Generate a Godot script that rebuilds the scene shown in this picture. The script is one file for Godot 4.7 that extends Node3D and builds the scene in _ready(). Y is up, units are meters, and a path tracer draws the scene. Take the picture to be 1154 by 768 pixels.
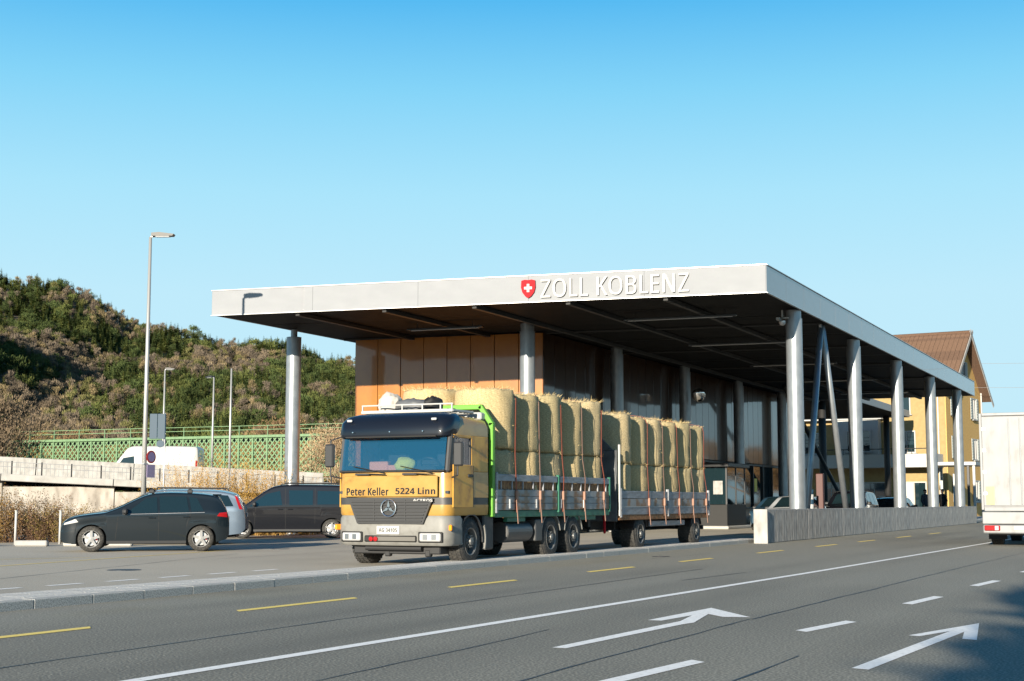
extends Node3D
# A customs canopy beside a road: a hay lorry, parked cars, a wooded hill, a yellow house.
# World axes: the road runs along -z, +x is the far side of the road, y is up, metres.

const YAW := 0.43081
const PITCH := 0.11046
const CAM_Y := 1.2
const SUN_SIDE := 0.061     # the sun stands this many radians to the road side of the canopy's long axis
const SUN_UP := 0.216
var names := {}
var M := {}
var rng := RandomNumberGenerator.new()
var mesh_cache := {}

# ---------------------------------------------------------------- nodes
func numbered(s: String) -> String:
	if not names.has(s):
		names[s] = 0
		return s
	names[s] += 1
	return "%s_%03d" % [s, names[s]]

func metas(o: Node, label: String, category: String, group := "") -> void:
	o.set_meta("label", label)
	o.set_meta("category", category)
	if group != "":
		o.set_meta("group", group)

func thing(called: String, label: String, category: String, at := Vector3.ZERO, turn := 0.0, group := "") -> Node3D:
	var o := Node3D.new()
	o.name = numbered(called)
	add_child(o)
	o.position = at
	o.rotation.y = turn
	metas(o, label, category, group)
	return o

func solo(called: String, m: Mesh, mat: Material, label: String, category: String, at := Vector3.ZERO, group := "") -> MeshInstance3D:
	var o := MeshInstance3D.new()
	o.name = numbered(called)
	o.mesh = m
	o.material_override = mat
	add_child(o)
	o.position = at
	metas(o, label, category, group)
	return o

func part(parent: Node3D, called: String, m: Mesh, mat: Material, at := Vector3.ZERO, label := "") -> MeshInstance3D:
	var o := MeshInstance3D.new()
	o.name = called
	o.mesh = m
	o.material_override = mat
	parent.add_child(o, true)
	o.position = at
	if label != "":
		o.set_meta("label", label)
	return o

func structure(called: String, m: Mesh, mat: Material, at := Vector3.ZERO) -> MeshInstance3D:
	var o := MeshInstance3D.new()
	o.name = numbered(called)
	o.mesh = m
	o.material_override = mat
	add_child(o)
	o.position = at
	o.set_meta("kind", "structure")
	return o

func copy_of(o: Node3D, at: Vector3, turn: float, label: String) -> Node3D:
	var c: Node3D = o.duplicate()
	c.name = numbered(String(o.name).rstrip("0123456789").rstrip("_"))
	add_child(c)
	c.position = at
	c.rotation.y = turn
	c.set_meta("label", label)
	return c

# ---------------------------------------------------------------- geometry
func S(flat := true) -> SurfaceTool:
	var st := SurfaceTool.new()
	st.begin(Mesh.PRIMITIVE_TRIANGLES)
	st.set_smooth_group(-1 if flat else 0)
	return st

func done(st: SurfaceTool) -> ArrayMesh:
	st.generate_normals()
	return st.commit()

func tri(st: SurfaceTool, a: Vector3, b: Vector3, c: Vector3, n: Vector3) -> void:
	if (b - a).cross(c - a).dot(n) > 0.0:
		st.add_vertex(a); st.add_vertex(c); st.add_vertex(b)
	else:
		st.add_vertex(a); st.add_vertex(b); st.add_vertex(c)

func quad(st: SurfaceTool, a: Vector3, b: Vector3, c: Vector3, d: Vector3, n: Vector3) -> void:
	tri(st, a, b, c, n)
	tri(st, a, c, d, n)

func bx(st: SurfaceTool, c: Vector3, s: Vector3, r := 0.0, b := Basis.IDENTITY) -> void:
	# a box with chamfered edges
	var h := s / 2.0
	var e: float = min(r, min(h.x, min(h.y, h.z)) * 0.9)
	var ax := [Vector3.RIGHT, Vector3.UP, Vector3.BACK]
	for i in 3:
		var j := (i + 1) % 3
		var k := (i + 2) % 3
		for sg in [-1.0, 1.0]:
			var n: Vector3 = ax[i] * sg
			var o: Vector3 = n * h[i]
			var u: Vector3 = ax[j] * (h[j] - e)
			var v: Vector3 = ax[k] * (h[k] - e)
			quad(st, c + b * (o - u - v), c + b * (o + u - v), c + b * (o + u + v), c + b * (o - u + v), b * n)
	if e <= 0.0:
		return
	for i in 3:
		var j := (i + 1) % 3
		var k := (i + 2) % 3
		for sj in [-1.0, 1.0]:
			for sk in [-1.0, 1.0]:
				var n: Vector3 = ax[j] * sj + ax[k] * sk
				var p1: Vector3 = ax[j] * sj * h[j] + ax[k] * sk * (h[k] - e)
				var p2: Vector3 = ax[j] * sj * (h[j] - e) + ax[k] * sk * h[k]
				var u: Vector3 = ax[i] * (h[i] - e)
				quad(st, c + b * (p1 - u), c + b * (p1 + u), c + b * (p2 + u), c + b * (p2 - u), b * n)
	for sx in [-1.0, 1.0]:
		for sy in [-1.0, 1.0]:
			for sz in [-1.0, 1.0]:
				var g := Vector3(sx, sy, sz)
				var p := [Vector3(h.x, h.y - e, h.z - e) * g, Vector3(h.x - e, h.y, h.z - e) * g, Vector3(h.x - e, h.y - e, h.z) * g]
				tri(st, c + b * p[0], c + b * p[1], c + b * p[2], b * g)

func box(s: Vector3, r := 0.0) -> ArrayMesh:
	var key := "box%s%s" % [s, r]
	if not mesh_cache.has(key):
		var st := S()
		bx(st, Vector3.ZERO, s, r)
		mesh_cache[key] = done(st)
	return mesh_cache[key]

func boxes(list: Array, r := 0.0) -> ArrayMesh:
	var st := S()
	for l in list:
		bx(st, l[0], l[1], r)
	return done(st)

func side_axes(d: Vector3) -> Array:
	var u := d.cross(Vector3.UP if abs(d.y) < 0.9 else Vector3.RIGHT).normalized()
	return [u, d.cross(u).normalized()]

func tube(st: SurfaceTool, a: Vector3, b: Vector3, r0: float, r1: float, n := 12, caps := true) -> void:
	var d := (b - a).normalized()
	var uv := side_axes(d)
	for i in n:
		var t0 := TAU * i / n
		var t1 := TAU * (i + 1) / n
		var e0: Vector3 = uv[0] * cos(t0) + uv[1] * sin(t0)
		var e1: Vector3 = uv[0] * cos(t1) + uv[1] * sin(t1)
		quad(st, a + e0 * r0, a + e1 * r0, b + e1 * r1, b + e0 * r1, e0 + e1)
		if caps:
			tri(st, a, a + e0 * r0, a + e1 * r0, -d)
			tri(st, b, b + e0 * r1, b + e1 * r1, d)

func lathe(st: SurfaceTool, at: Vector3, axis: Vector3, prof: Array, n := 24) -> void:
	# prof: [distance along the axis, radius], outside on the left going along it
	var uv := side_axes(axis)
	for k in prof.size() - 1:
		var p: Vector2 = Vector2(prof[k][0], prof[k][1])
		var q: Vector2 = Vector2(prof[k + 1][0], prof[k + 1][1])
		var nn := Vector2(-(q.y - p.y), q.x - p.x)
		for i in n:
			var t0 := TAU * i / n
			var t1 := TAU * (i + 1) / n
			var e0: Vector3 = uv[0] * cos(t0) + uv[1] * sin(t0)
			var e1: Vector3 = uv[0] * cos(t1) + uv[1] * sin(t1)
			var nrm: Vector3 = axis * nn.x + (e0 + e1) * 0.5 * nn.y
			quad(st, at + axis * p.x + e0 * p.y, at + axis * p.x + e1 * p.y, at + axis * q.x + e1 * q.y, at + axis * q.x + e0 * q.y, nrm)

func prism(st: SurfaceTool, poly: PackedVector2Array, o: Vector3, u: Vector3, v: Vector3, depth: float) -> void:
	# poly in the plane (u, v) through o, pushed out by depth along u x v
	var n := u.cross(v).normalized()
	var t := Geometry2D.triangulate_polygon(poly)
	for i in range(0, t.size(), 3):
		var p := []
		for k in 3:
			var w := poly[t[i + k]]
			p.append(o + u * w.x + v * w.y)
		tri(st, p[0], p[1], p[2], -n)
		tri(st, p[0] + n * depth, p[1] + n * depth, p[2] + n * depth, n)
	var cw := Geometry2D.is_polygon_clockwise(poly)
	for i in poly.size():
		var a := poly[i]
		var b := poly[(i + 1) % poly.size()]
		var e := (b - a).orthogonal() * (1.0 if not cw else -1.0) * -1.0
		# outward for a counter-clockwise outline is to the right of the edge
		var out := Vector2(b.y - a.y, a.x - b.x) * (-1.0 if cw else 1.0)
		e = out
		var pa := o + u * a.x + v * a.y
		var pb := o + u * b.x + v * b.y
		quad(st, pa, pb, pb + n * depth, pa + n * depth, u * e.x + v * e.y)

func ribbon(st: SurfaceTool, pts: Array, w: Vector3, th: float) -> void:
	# a flat strap along pts, w across, th thick
	for i in pts.size() - 1:
		var a: Vector3 = pts[i]
		var b: Vector3 = pts[i + 1]
		var n := (b - a).cross(w).normalized() * th
		var h := w / 2.0
		quad(st, a - h + n, a + h + n, b + h + n, b - h + n, n)
		quad(st, a - h - n, a + h - n, b + h - n, b - h - n, -n)
		quad(st, a - h - n, a - h + n, b - h + n, b - h - n, -w)
		quad(st, a + h - n, a + h + n, b + h + n, b + h - n, w)

func lerp_table(t: Array, x: float) -> float:
	# t: [[x, y], ...] with x growing
	if x <= t[0][0]:
		return t[0][1]
	for i in t.size() - 1:
		if x <= t[i + 1][0]:
			var f: float = (x - t[i][0]) / (t[i + 1][0] - t[i][0])
			return lerp(float(t[i][1]), float(t[i + 1][1]), f)
	return t[t.size() - 1][1]

func smooth_table(t: Array, x: float) -> float:
	# the same through smooth tangents (monotone enough for car outlines)
	var n := t.size()
	if x <= t[0][0]:
		return t[0][1]
	if x >= t[n - 1][0]:
		return t[n - 1][1]
	for i in n - 1:
		if x <= t[i + 1][0]:
			var x0: float = t[i][0]
			var x1: float = t[i + 1][0]
			var y0: float = t[i][1]
			var y1: float = t[i + 1][1]
			var d := (y1 - y0) / (x1 - x0)
			var m0 := d
			var m1 := d
			if i > 0:
				var dp: float = (y0 - t[i - 1][1]) / (x0 - t[i - 1][0])
				m0 = 0.0 if dp * d <= 0.0 else 2.0 * dp * d / (dp + d)
			if i < n - 2:
				var dn: float = (t[i + 2][1] - y1) / (t[i + 2][0] - x1)
				m1 = 0.0 if dn * d <= 0.0 else 2.0 * dn * d / (dn + d)
			var h := x1 - x0
			var s := (x - x0) / h
			return y0 * (1 + 2 * s) * (1 - s) * (1 - s) + h * m0 * s * (1 - s) * (1 - s) + y1 * s * s * (3 - 2 * s) + h * m1 * s * s * (s - 1)
	return t[n - 1][1]

# ---------------------------------------------------------------- materials
func noise_image(size: int, freq: float, sd: int, oct := 4, kind := FastNoiseLite.TYPE_SIMPLEX_SMOOTH) -> Image:
	var n := FastNoiseLite.new()
	n.noise_type = kind
	n.seed = sd
	n.frequency = freq
	n.fractal_octaves = oct
	return n.get_seamless_image(size, size)

func srgb(c: Color) -> Color:
	return c.linear_to_srgb()

func tinted(img: Image, stops: Array) -> ImageTexture:
	# stops: [[value 0..1, linear colour], ...]
	var lut := PackedByteArray()
	for i in 256:
		var v := i / 255.0
		var c: Color = stops[0][1]
		for k in stops.size() - 1:
			if v >= stops[k][0]:
				var f: float = clamp((v - stops[k][0]) / max(stops[k + 1][0] - stops[k][0], 1e-5), 0.0, 1.0)
				c = (stops[k][1] as Color).lerp(stops[k + 1][1], f)
		c = c.linear_to_srgb()
		lut.append(int(clamp(c.r, 0, 1) * 255)); lut.append(int(clamp(c.g, 0, 1) * 255)); lut.append(int(clamp(c.b, 0, 1) * 255))
	img.convert(Image.FORMAT_L8)
	var src := img.get_data()
	var dst := PackedByteArray()
	dst.resize(src.size() * 3)
	for i in src.size():
		var v := src[i] * 3
		dst[i * 3] = lut[v]
		dst[i * 3 + 1] = lut[v + 1]
		dst[i * 3 + 2] = lut[v + 2]
	return ImageTexture.create_from_image(Image.create_from_data(img.get_width(), img.get_height(), false, Image.FORMAT_RGB8, dst))

func plain(c: Color, rough := 0.6, metal := 0.0) -> StandardMaterial3D:
	var m := StandardMaterial3D.new()
	m.albedo_color = srgb(c)
	m.roughness = rough
	m.metallic = metal
	return m

func grained(stops: Array, rough: float, metal: float, scale: Vector3, freq := 0.02, bump := 0.0, sd := 1, world := false, size := 256, oct := 4) -> StandardMaterial3D:
	var m := StandardMaterial3D.new()
	var img := noise_image(size, freq, sd, oct)
	if bump > 0.0:
		var b := img.duplicate() as Image
		b.convert(Image.FORMAT_RGBA8)
		b.bump_map_to_normal_map(bump)
		m.normal_enabled = true
		m.normal_texture = ImageTexture.create_from_image(b)
	m.albedo_texture = tinted(img, stops)
	m.roughness = rough
	m.metallic = metal
	m.uv1_triplanar = true
	m.uv1_world_triplanar = world
	m.uv1_scale = scale
	return m

func glass(c: Color, alpha: float) -> StandardMaterial3D:
	var m := plain(c, 0.03)
	m.transparency = BaseMaterial3D.TRANSPARENCY_ALPHA
	m.albedo_color.a = alpha
	m.metallic_specular = 0.6
	return m

func paint(c: Color, rough := 0.25, coat := 0.8) -> StandardMaterial3D:
	var m := plain(c, rough)
	m.metallic_specular = 0.25
	m.clearcoat_enabled = true
	m.clearcoat = coat
	m.clearcoat_roughness = 0.04
	return m

func make_materials() -> void:
	var C := func(r: float, g: float, b: float) -> Color: return Color(r, g, b)
	M.asphalt = grained([[0.0, C.call(0.046, 0.045, 0.037)], [0.36, C.call(0.15, 0.145, 0.118)], [0.62, C.call(0.228, 0.218, 0.178)], [1.0, C.call(0.53, 0.5, 0.41)]], 0.85, 0.0, Vector3.ONE * 0.5, 0.13, 0.8, 3, true, 512, 3)
	M.asphalt.vertex_color_use_as_albedo = true
	M.forecourt = grained([[0.0, C.call(0.2, 0.18, 0.145)], [0.4, C.call(0.35, 0.315, 0.255)], [0.65, C.call(0.42, 0.378, 0.305)], [1.0, C.call(0.56, 0.5, 0.4)]], 0.9, 0.0, Vector3.ONE * 0.7, 0.1, 0.4, 5, true, 512, 3)
	M.forecourt.vertex_color_use_as_albedo = true
	M.ground = grained([[0.0, C.call(0.05, 0.05, 0.025)], [0.5, C.call(0.11, 0.1, 0.05)], [1.0, C.call(0.2, 0.17, 0.09)]], 1.0, 0.0, Vector3.ONE * 0.05, 0.03, 0.0, 6, true)
	M.white_line = grained([[0.0, C.call(0.4, 0.39, 0.36)], [0.25, C.call(0.78, 0.76, 0.72)], [0.6, C.call(0.86, 0.84, 0.8)], [1.0, C.call(0.9, 0.88, 0.84)]], 0.7, 0.0, Vector3.ONE * 1.1, 0.05, 0.0, 7, true, 256, 5)
	M.yellow_line = grained([[0.0, C.call(0.4, 0.3, 0.09)], [0.3, C.call(0.82, 0.6, 0.13)], [1.0, C.call(0.9, 0.7, 0.18)]], 0.7, 0.0, Vector3.ONE * 1.2, 0.05, 0.0, 8, true, 256, 5)
	M.tar = plain(C.call(0.018, 0.018, 0.02), 0.5)
	M.granite = grained([[0.0, C.call(0.14, 0.14, 0.135)], [0.45, C.call(0.33, 0.325, 0.305)], [0.7, C.call(0.45, 0.44, 0.41)], [1.0, C.call(0.58, 0.565, 0.53)]], 0.85, 0.0, Vector3.ONE * 1.5, 0.12, 2.0, 9, true, 256, 3)
	M.sett = grained([[0.0, C.call(0.28, 0.265, 0.24)], [0.4, C.call(0.5, 0.48, 0.44)], [1.0, C.call(0.68, 0.65, 0.6)]], 0.9, 0.0, Vector3.ONE * 1.0, 0.09, 2.0, 10, true, 256, 3)
	M.joint = plain(C.call(0.12, 0.11, 0.1), 1.0)
	M.concrete = grained([[0.0, C.call(0.17, 0.165, 0.155)], [0.4, C.call(0.27, 0.263, 0.25)], [0.7, C.call(0.33, 0.322, 0.305)], [1.0, C.call(0.4, 0.39, 0.37)]], 0.9, 0.0, Vector3(0.5, 0.25, 0.5), 0.03, 0.6, 11, true, 256, 5)
	M.old_concrete = grained([[0.0, C.call(0.1, 0.085, 0.07)], [0.35, C.call(0.26, 0.235, 0.205)], [0.7, C.call(0.36, 0.335, 0.3)], [1.0, C.call(0.44, 0.41, 0.375)]], 0.95, 0.0, Vector3(0.35, 0.12, 0.35), 0.03, 0.6, 12, true, 256, 5)
	M.pale_concrete = grained([[0.0, C.call(0.2, 0.195, 0.185)], [0.5, C.call(0.3, 0.293, 0.28)], [1.0, C.call(0.36, 0.352, 0.338)]], 0.9, 0.0, Vector3(0.4, 0.2, 0.4), 0.03, 0.4, 13, true, 256, 5)
	M.fascia = grained([[0.0, C.call(0.222, 0.228, 0.242)], [0.5, C.call(0.236, 0.242, 0.256)], [1.0, C.call(0.25, 0.256, 0.27)]], 0.75, 0.0, Vector3(0.15, 0.3, 0.15), 0.02, 0.0, 14, true)
	M.fascia.metallic_specular = 0.2
	M.fascia.clearcoat_enabled = true
	M.fascia.clearcoat = 1.0
	M.fascia.clearcoat_roughness = 0.04
	M.letter = plain(C.call(0.36, 0.36, 0.35), 0.5)
	M.letter_edge = plain(C.call(0.3, 0.31, 0.32), 0.4, 0.5)
	M.red = plain(C.call(0.36, 0.012, 0.018), 0.6)
	M.red.metallic_specular = 0.2
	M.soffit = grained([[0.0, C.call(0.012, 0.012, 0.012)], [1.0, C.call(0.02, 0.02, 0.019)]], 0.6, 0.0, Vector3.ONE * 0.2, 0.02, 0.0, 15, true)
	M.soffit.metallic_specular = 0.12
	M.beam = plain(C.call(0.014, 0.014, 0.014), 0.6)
	M.fitting = plain(C.call(0.05, 0.055, 0.06), 0.25, 0.3)
	M.roofing = plain(C.call(0.25, 0.25, 0.25), 0.9)
	M.galvanised = grained([[0.0, C.call(0.215, 0.235, 0.255)], [0.5, C.call(0.27, 0.29, 0.31)], [1.0, C.call(0.325, 0.345, 0.365)]], 0.36, 0.6, Vector3(0.7, 0.25, 0.7), 0.03, 0.0, 16, true)
	M.steel = plain(C.call(0.5, 0.5, 0.5), 0.4, 0.7)
	M.pole = plain(C.call(0.32, 0.32, 0.31), 0.45, 0.4)
	M.orange_panel = grained([[0.0, C.call(0.26, 0.088, 0.006)], [0.5, C.call(0.295, 0.104, 0.007)], [1.0, C.call(0.325, 0.118, 0.008)]], 0.3, 0.0, Vector3(0.3, 0.2, 0.3), 0.02, 0.0, 17, true)
	M.orange_panel.clearcoat_enabled = true
	M.orange_panel.clearcoat = 1.0
	M.orange_panel.clearcoat_roughness = 0.06
	M.bronze_panel = grained([[0.0, C.call(0.026, 0.011, 0.005)], [0.5, C.call(0.034, 0.015, 0.006)], [1.0, C.call(0.042, 0.019, 0.008)]], 0.3, 0.0, Vector3(0.3, 0.2, 0.3), 0.02, 0.0, 18, true)
	M.bronze_panel.clearcoat_enabled = true
	M.bronze_panel.metallic_specular = 0.2
	M.bronze_panel.clearcoat = 0.7
	M.bronze_panel.clearcoat_roughness = 0.05
	M.dark = plain(C.call(0.012, 0.012, 0.013), 0.6)
	M.black = plain(C.call(0.006, 0.006, 0.006), 0.7)
	M.rubber = grained([[0.0, C.call(0.012, 0.012, 0.012)], [0.6, C.call(0.03, 0.029, 0.027)], [1.0, C.call(0.1, 0.09, 0.075)]], 0.85, 0.0, Vector3.ONE * 2.0, 0.03, 0.0, 19)
	M.plastic = plain(C.call(0.02, 0.021, 0.023), 0.5)
	M.dark_glass = plain(C.call(0.008, 0.018, 0.022), 0.03)
	M.dark_glass.metallic_specular = 0.7
	M.pane = glass(C.call(0.05, 0.09, 0.1), 0.35)
	M.alloy = plain(C.call(0.26, 0.26, 0.26), 0.4, 0.3)
	M.chrome = plain(C.call(0.8, 0.8, 0.8), 0.12, 1.0)
	M.lamp_glass = plain(C.call(0.5, 0.5, 0.5), 0.08, 0.3)
	M.amber = plain(C.call(0.85, 0.26, 0.01), 0.15)
	M.red_lens = plain(C.call(0.26, 0.008, 0.01), 0.12)
	M.white = plain(C.call(0.36, 0.36, 0.35), 0.5)
	M.white_paint = paint(C.call(0.34, 0.34, 0.33), 0.35, 0.5)
	M.box_white = grained([[0.0, C.call(0.15, 0.15, 0.15)], [0.4, C.call(0.19, 0.195, 0.203)], [1.0, C.call(0.21, 0.216, 0.224)]], 0.5, 0.0, Vector3(0.6, 0.25, 0.6), 0.02, 0.0, 20)

# ---------------------------------------------------------------- camera, sky, sun
func build_light() -> void:
	var cam := Camera3D.new()
	cam.name = "camera"
	add_child(cam)
	cam.position = Vector3(0, CAM_Y, 0)
	cam.rotation = Vector3(PITCH, YAW, 0)
	cam.fov = 26.2022
	cam.near = 0.1
	cam.far = 6000.0
	cam.current = true
	# a clear winter sky: pale at the horizon, deepening to the zenith; below the horizon dull ground
	var bands := [[-90.0, Color(0.09, 0.085, 0.07)], [-3.0, Color(0.12, 0.115, 0.1)], [-0.5, Color(0.5, 0.62, 0.68)], [0.0, Color(0.55, 0.82, 0.93)], [4.0, Color(0.55, 0.83, 0.95)], [8.0, Color(0.52, 0.82, 0.96)], [12.0, Color(0.4, 0.77, 0.96)], [16.0, Color(0.23, 0.65, 0.93)], [20.0, Color(0.07, 0.46, 0.87)], [30.0, Color(0.03, 0.2, 0.48)], [50.0, Color(0.018, 0.11, 0.29)], [90.0, Color(0.013, 0.075, 0.21)]]
	var pano := Image.create(64, 1024, false, Image.FORMAT_RGBF)
	for y in 1024:
		var el := 90.0 - (y + 0.5) / 1024.0 * 180.0
		var c: Color = bands[0][1]
		for k in bands.size() - 1:
			if el >= bands[k][0]:
				c = (bands[k][1] as Color).lerp(bands[k + 1][1], clampf((el - bands[k][0]) / (bands[k + 1][0] - bands[k][0]), 0.0, 1.0))
		for x in 64:
			pano.set_pixel(x, y, c)
	var sky_m := PanoramaSkyMaterial.new()
	sky_m.panorama = ImageTexture.create_from_image(pano)
	sky_m.energy_multiplier = 1.0
	var sky := Sky.new()
	sky.sky_material = sky_m
	var env := Environment.new()
	env.background_mode = Environment.BG_SKY
	env.sky = sky
	env.background_energy_multiplier = 0.44
	env.tonemap_mode = Environment.TONE_MAPPER_LINEAR
	env.tonemap_exposure = 2.3
	env.sdfgi_enabled = true
	env.ssao_enabled = true
	env.ssil_enabled = true
	var we := WorldEnvironment.new()
	we.name = "environment"
	we.environment = env
	add_child(we)
	var sun := DirectionalLight3D.new()
	sun.name = "sun"
	add_child(sun)
	var to_sun := Vector3(sin(SUN_SIDE) * cos(SUN_UP), sin(SUN_UP), cos(SUN_SIDE) * cos(SUN_UP))
	sun.basis = Basis.looking_at(-to_sun, Vector3.UP)
	sun.light_color = Color(1.0, 0.955, 0.875)
	sun.light_energy = 1.6
	sun.light_angular_distance = 0.5
	sun.shadow_enabled = true

# ---------------------------------------------------------------- ground, road and markings
func sheet(x0: float, x1: float, z0: float, z1: float, y: float, cell: float, tint: Callable) -> ArrayMesh:
	var nx := int(ceil((x1 - x0) / cell))
	var nz := int(ceil((z1 - z0) / cell))
	var v := PackedVector3Array()
	var c := PackedColorArray()
	var n := PackedVector3Array()
	var idx := PackedInt32Array()
	for j in nz + 1:
		for i in nx + 1:
			var p := Vector3(lerp(x0, x1, float(i) / nx), y, lerp(z0, z1, float(j) / nz))
			v.append(p)
			n.append(Vector3.UP)
			c.append(tint.call(p))
	for j in nz:
		for i in nx:
			var a := j * (nx + 1) + i
			for k in [a, a + 1, a + nx + 2, a, a + nx + 2, a + nx + 1]:
				idx.append(k)
	var arr := []
	arr.resize(Mesh.ARRAY_MAX)
	arr[Mesh.ARRAY_VERTEX] = v
	arr[Mesh.ARRAY_NORMAL] = n
	arr[Mesh.ARRAY_COLOR] = c
	arr[Mesh.ARRAY_INDEX] = idx
	var m := ArrayMesh.new()
	m.add_surface_from_arrays(Mesh.PRIMITIVE_TRIANGLES, arr)
	return m

func strip(a: Vector2, b: Vector2, w: float, y: float, skew := 0.0) -> ArrayMesh:
	# a painted bar on the ground from a to b (x, z)
	var st := S()
	var d := (b - a).normalized()
	var o := Vector2(-d.y, d.x) * w / 2.0
	var s := d * skew
	var p := [a + o - s, a - o + s, b - o + s, b + o - s]
	quad(st, Vector3(p[0].x, y, p[0].y), Vector3(p[1].x, y, p[1].y), Vector3(p[2].x, y, p[2].y), Vector3(p[3].x, y, p[3].y), Vector3.UP)
	return done(st)

func marking(called: String, m: Mesh, mat: Material) -> void:
	structure(called, m, mat)

func flat_poly(pts: Array, y: float) -> ArrayMesh:
	var st := S()
	var poly := PackedVector2Array(pts)
	var t := Geometry2D.triangulate_polygon(poly)
	for i in range(0, t.size(), 3):
		var a := poly[t[i]]
		var b := poly[t[i + 1]]
		var c := poly[t[i + 2]]
		tri(st, Vector3(a.x, y, a.y), Vector3(b.x, y, b.y), Vector3(c.x, y, c.y), Vector3.UP)
	return done(st)

func wandering(a: Vector2, b: Vector2, w: float, y: float, amp: float, sd: int) -> ArrayMesh:
	# a tar-filled crack
	var r := RandomNumberGenerator.new()
	r.seed = sd
	var st := S()
	var n := int((b - a).length() / 0.35)
	var d := (b - a).normalized()
	var o := Vector2(-d.y, d.x)
	var last := []
	var off := 0.0
	for i in n + 1:
		off = clamp(off + r.randf_range(-amp, amp), -amp * 3, amp * 3)
		var c := a.lerp(b, float(i) / n) + o * off
		var hw := w * r.randf_range(0.3, 0.7)
		var now := [c + o * hw, c - o * hw]
		if last:
			quad(st, Vector3(last[0].x, y, last[0].y), Vector3(last[1].x, y, last[1].y), Vector3(now[1].x, y, now[1].y), Vector3(now[0].x, y, now[0].y), Vector3.UP)
		last = now
	return done(st)

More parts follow.
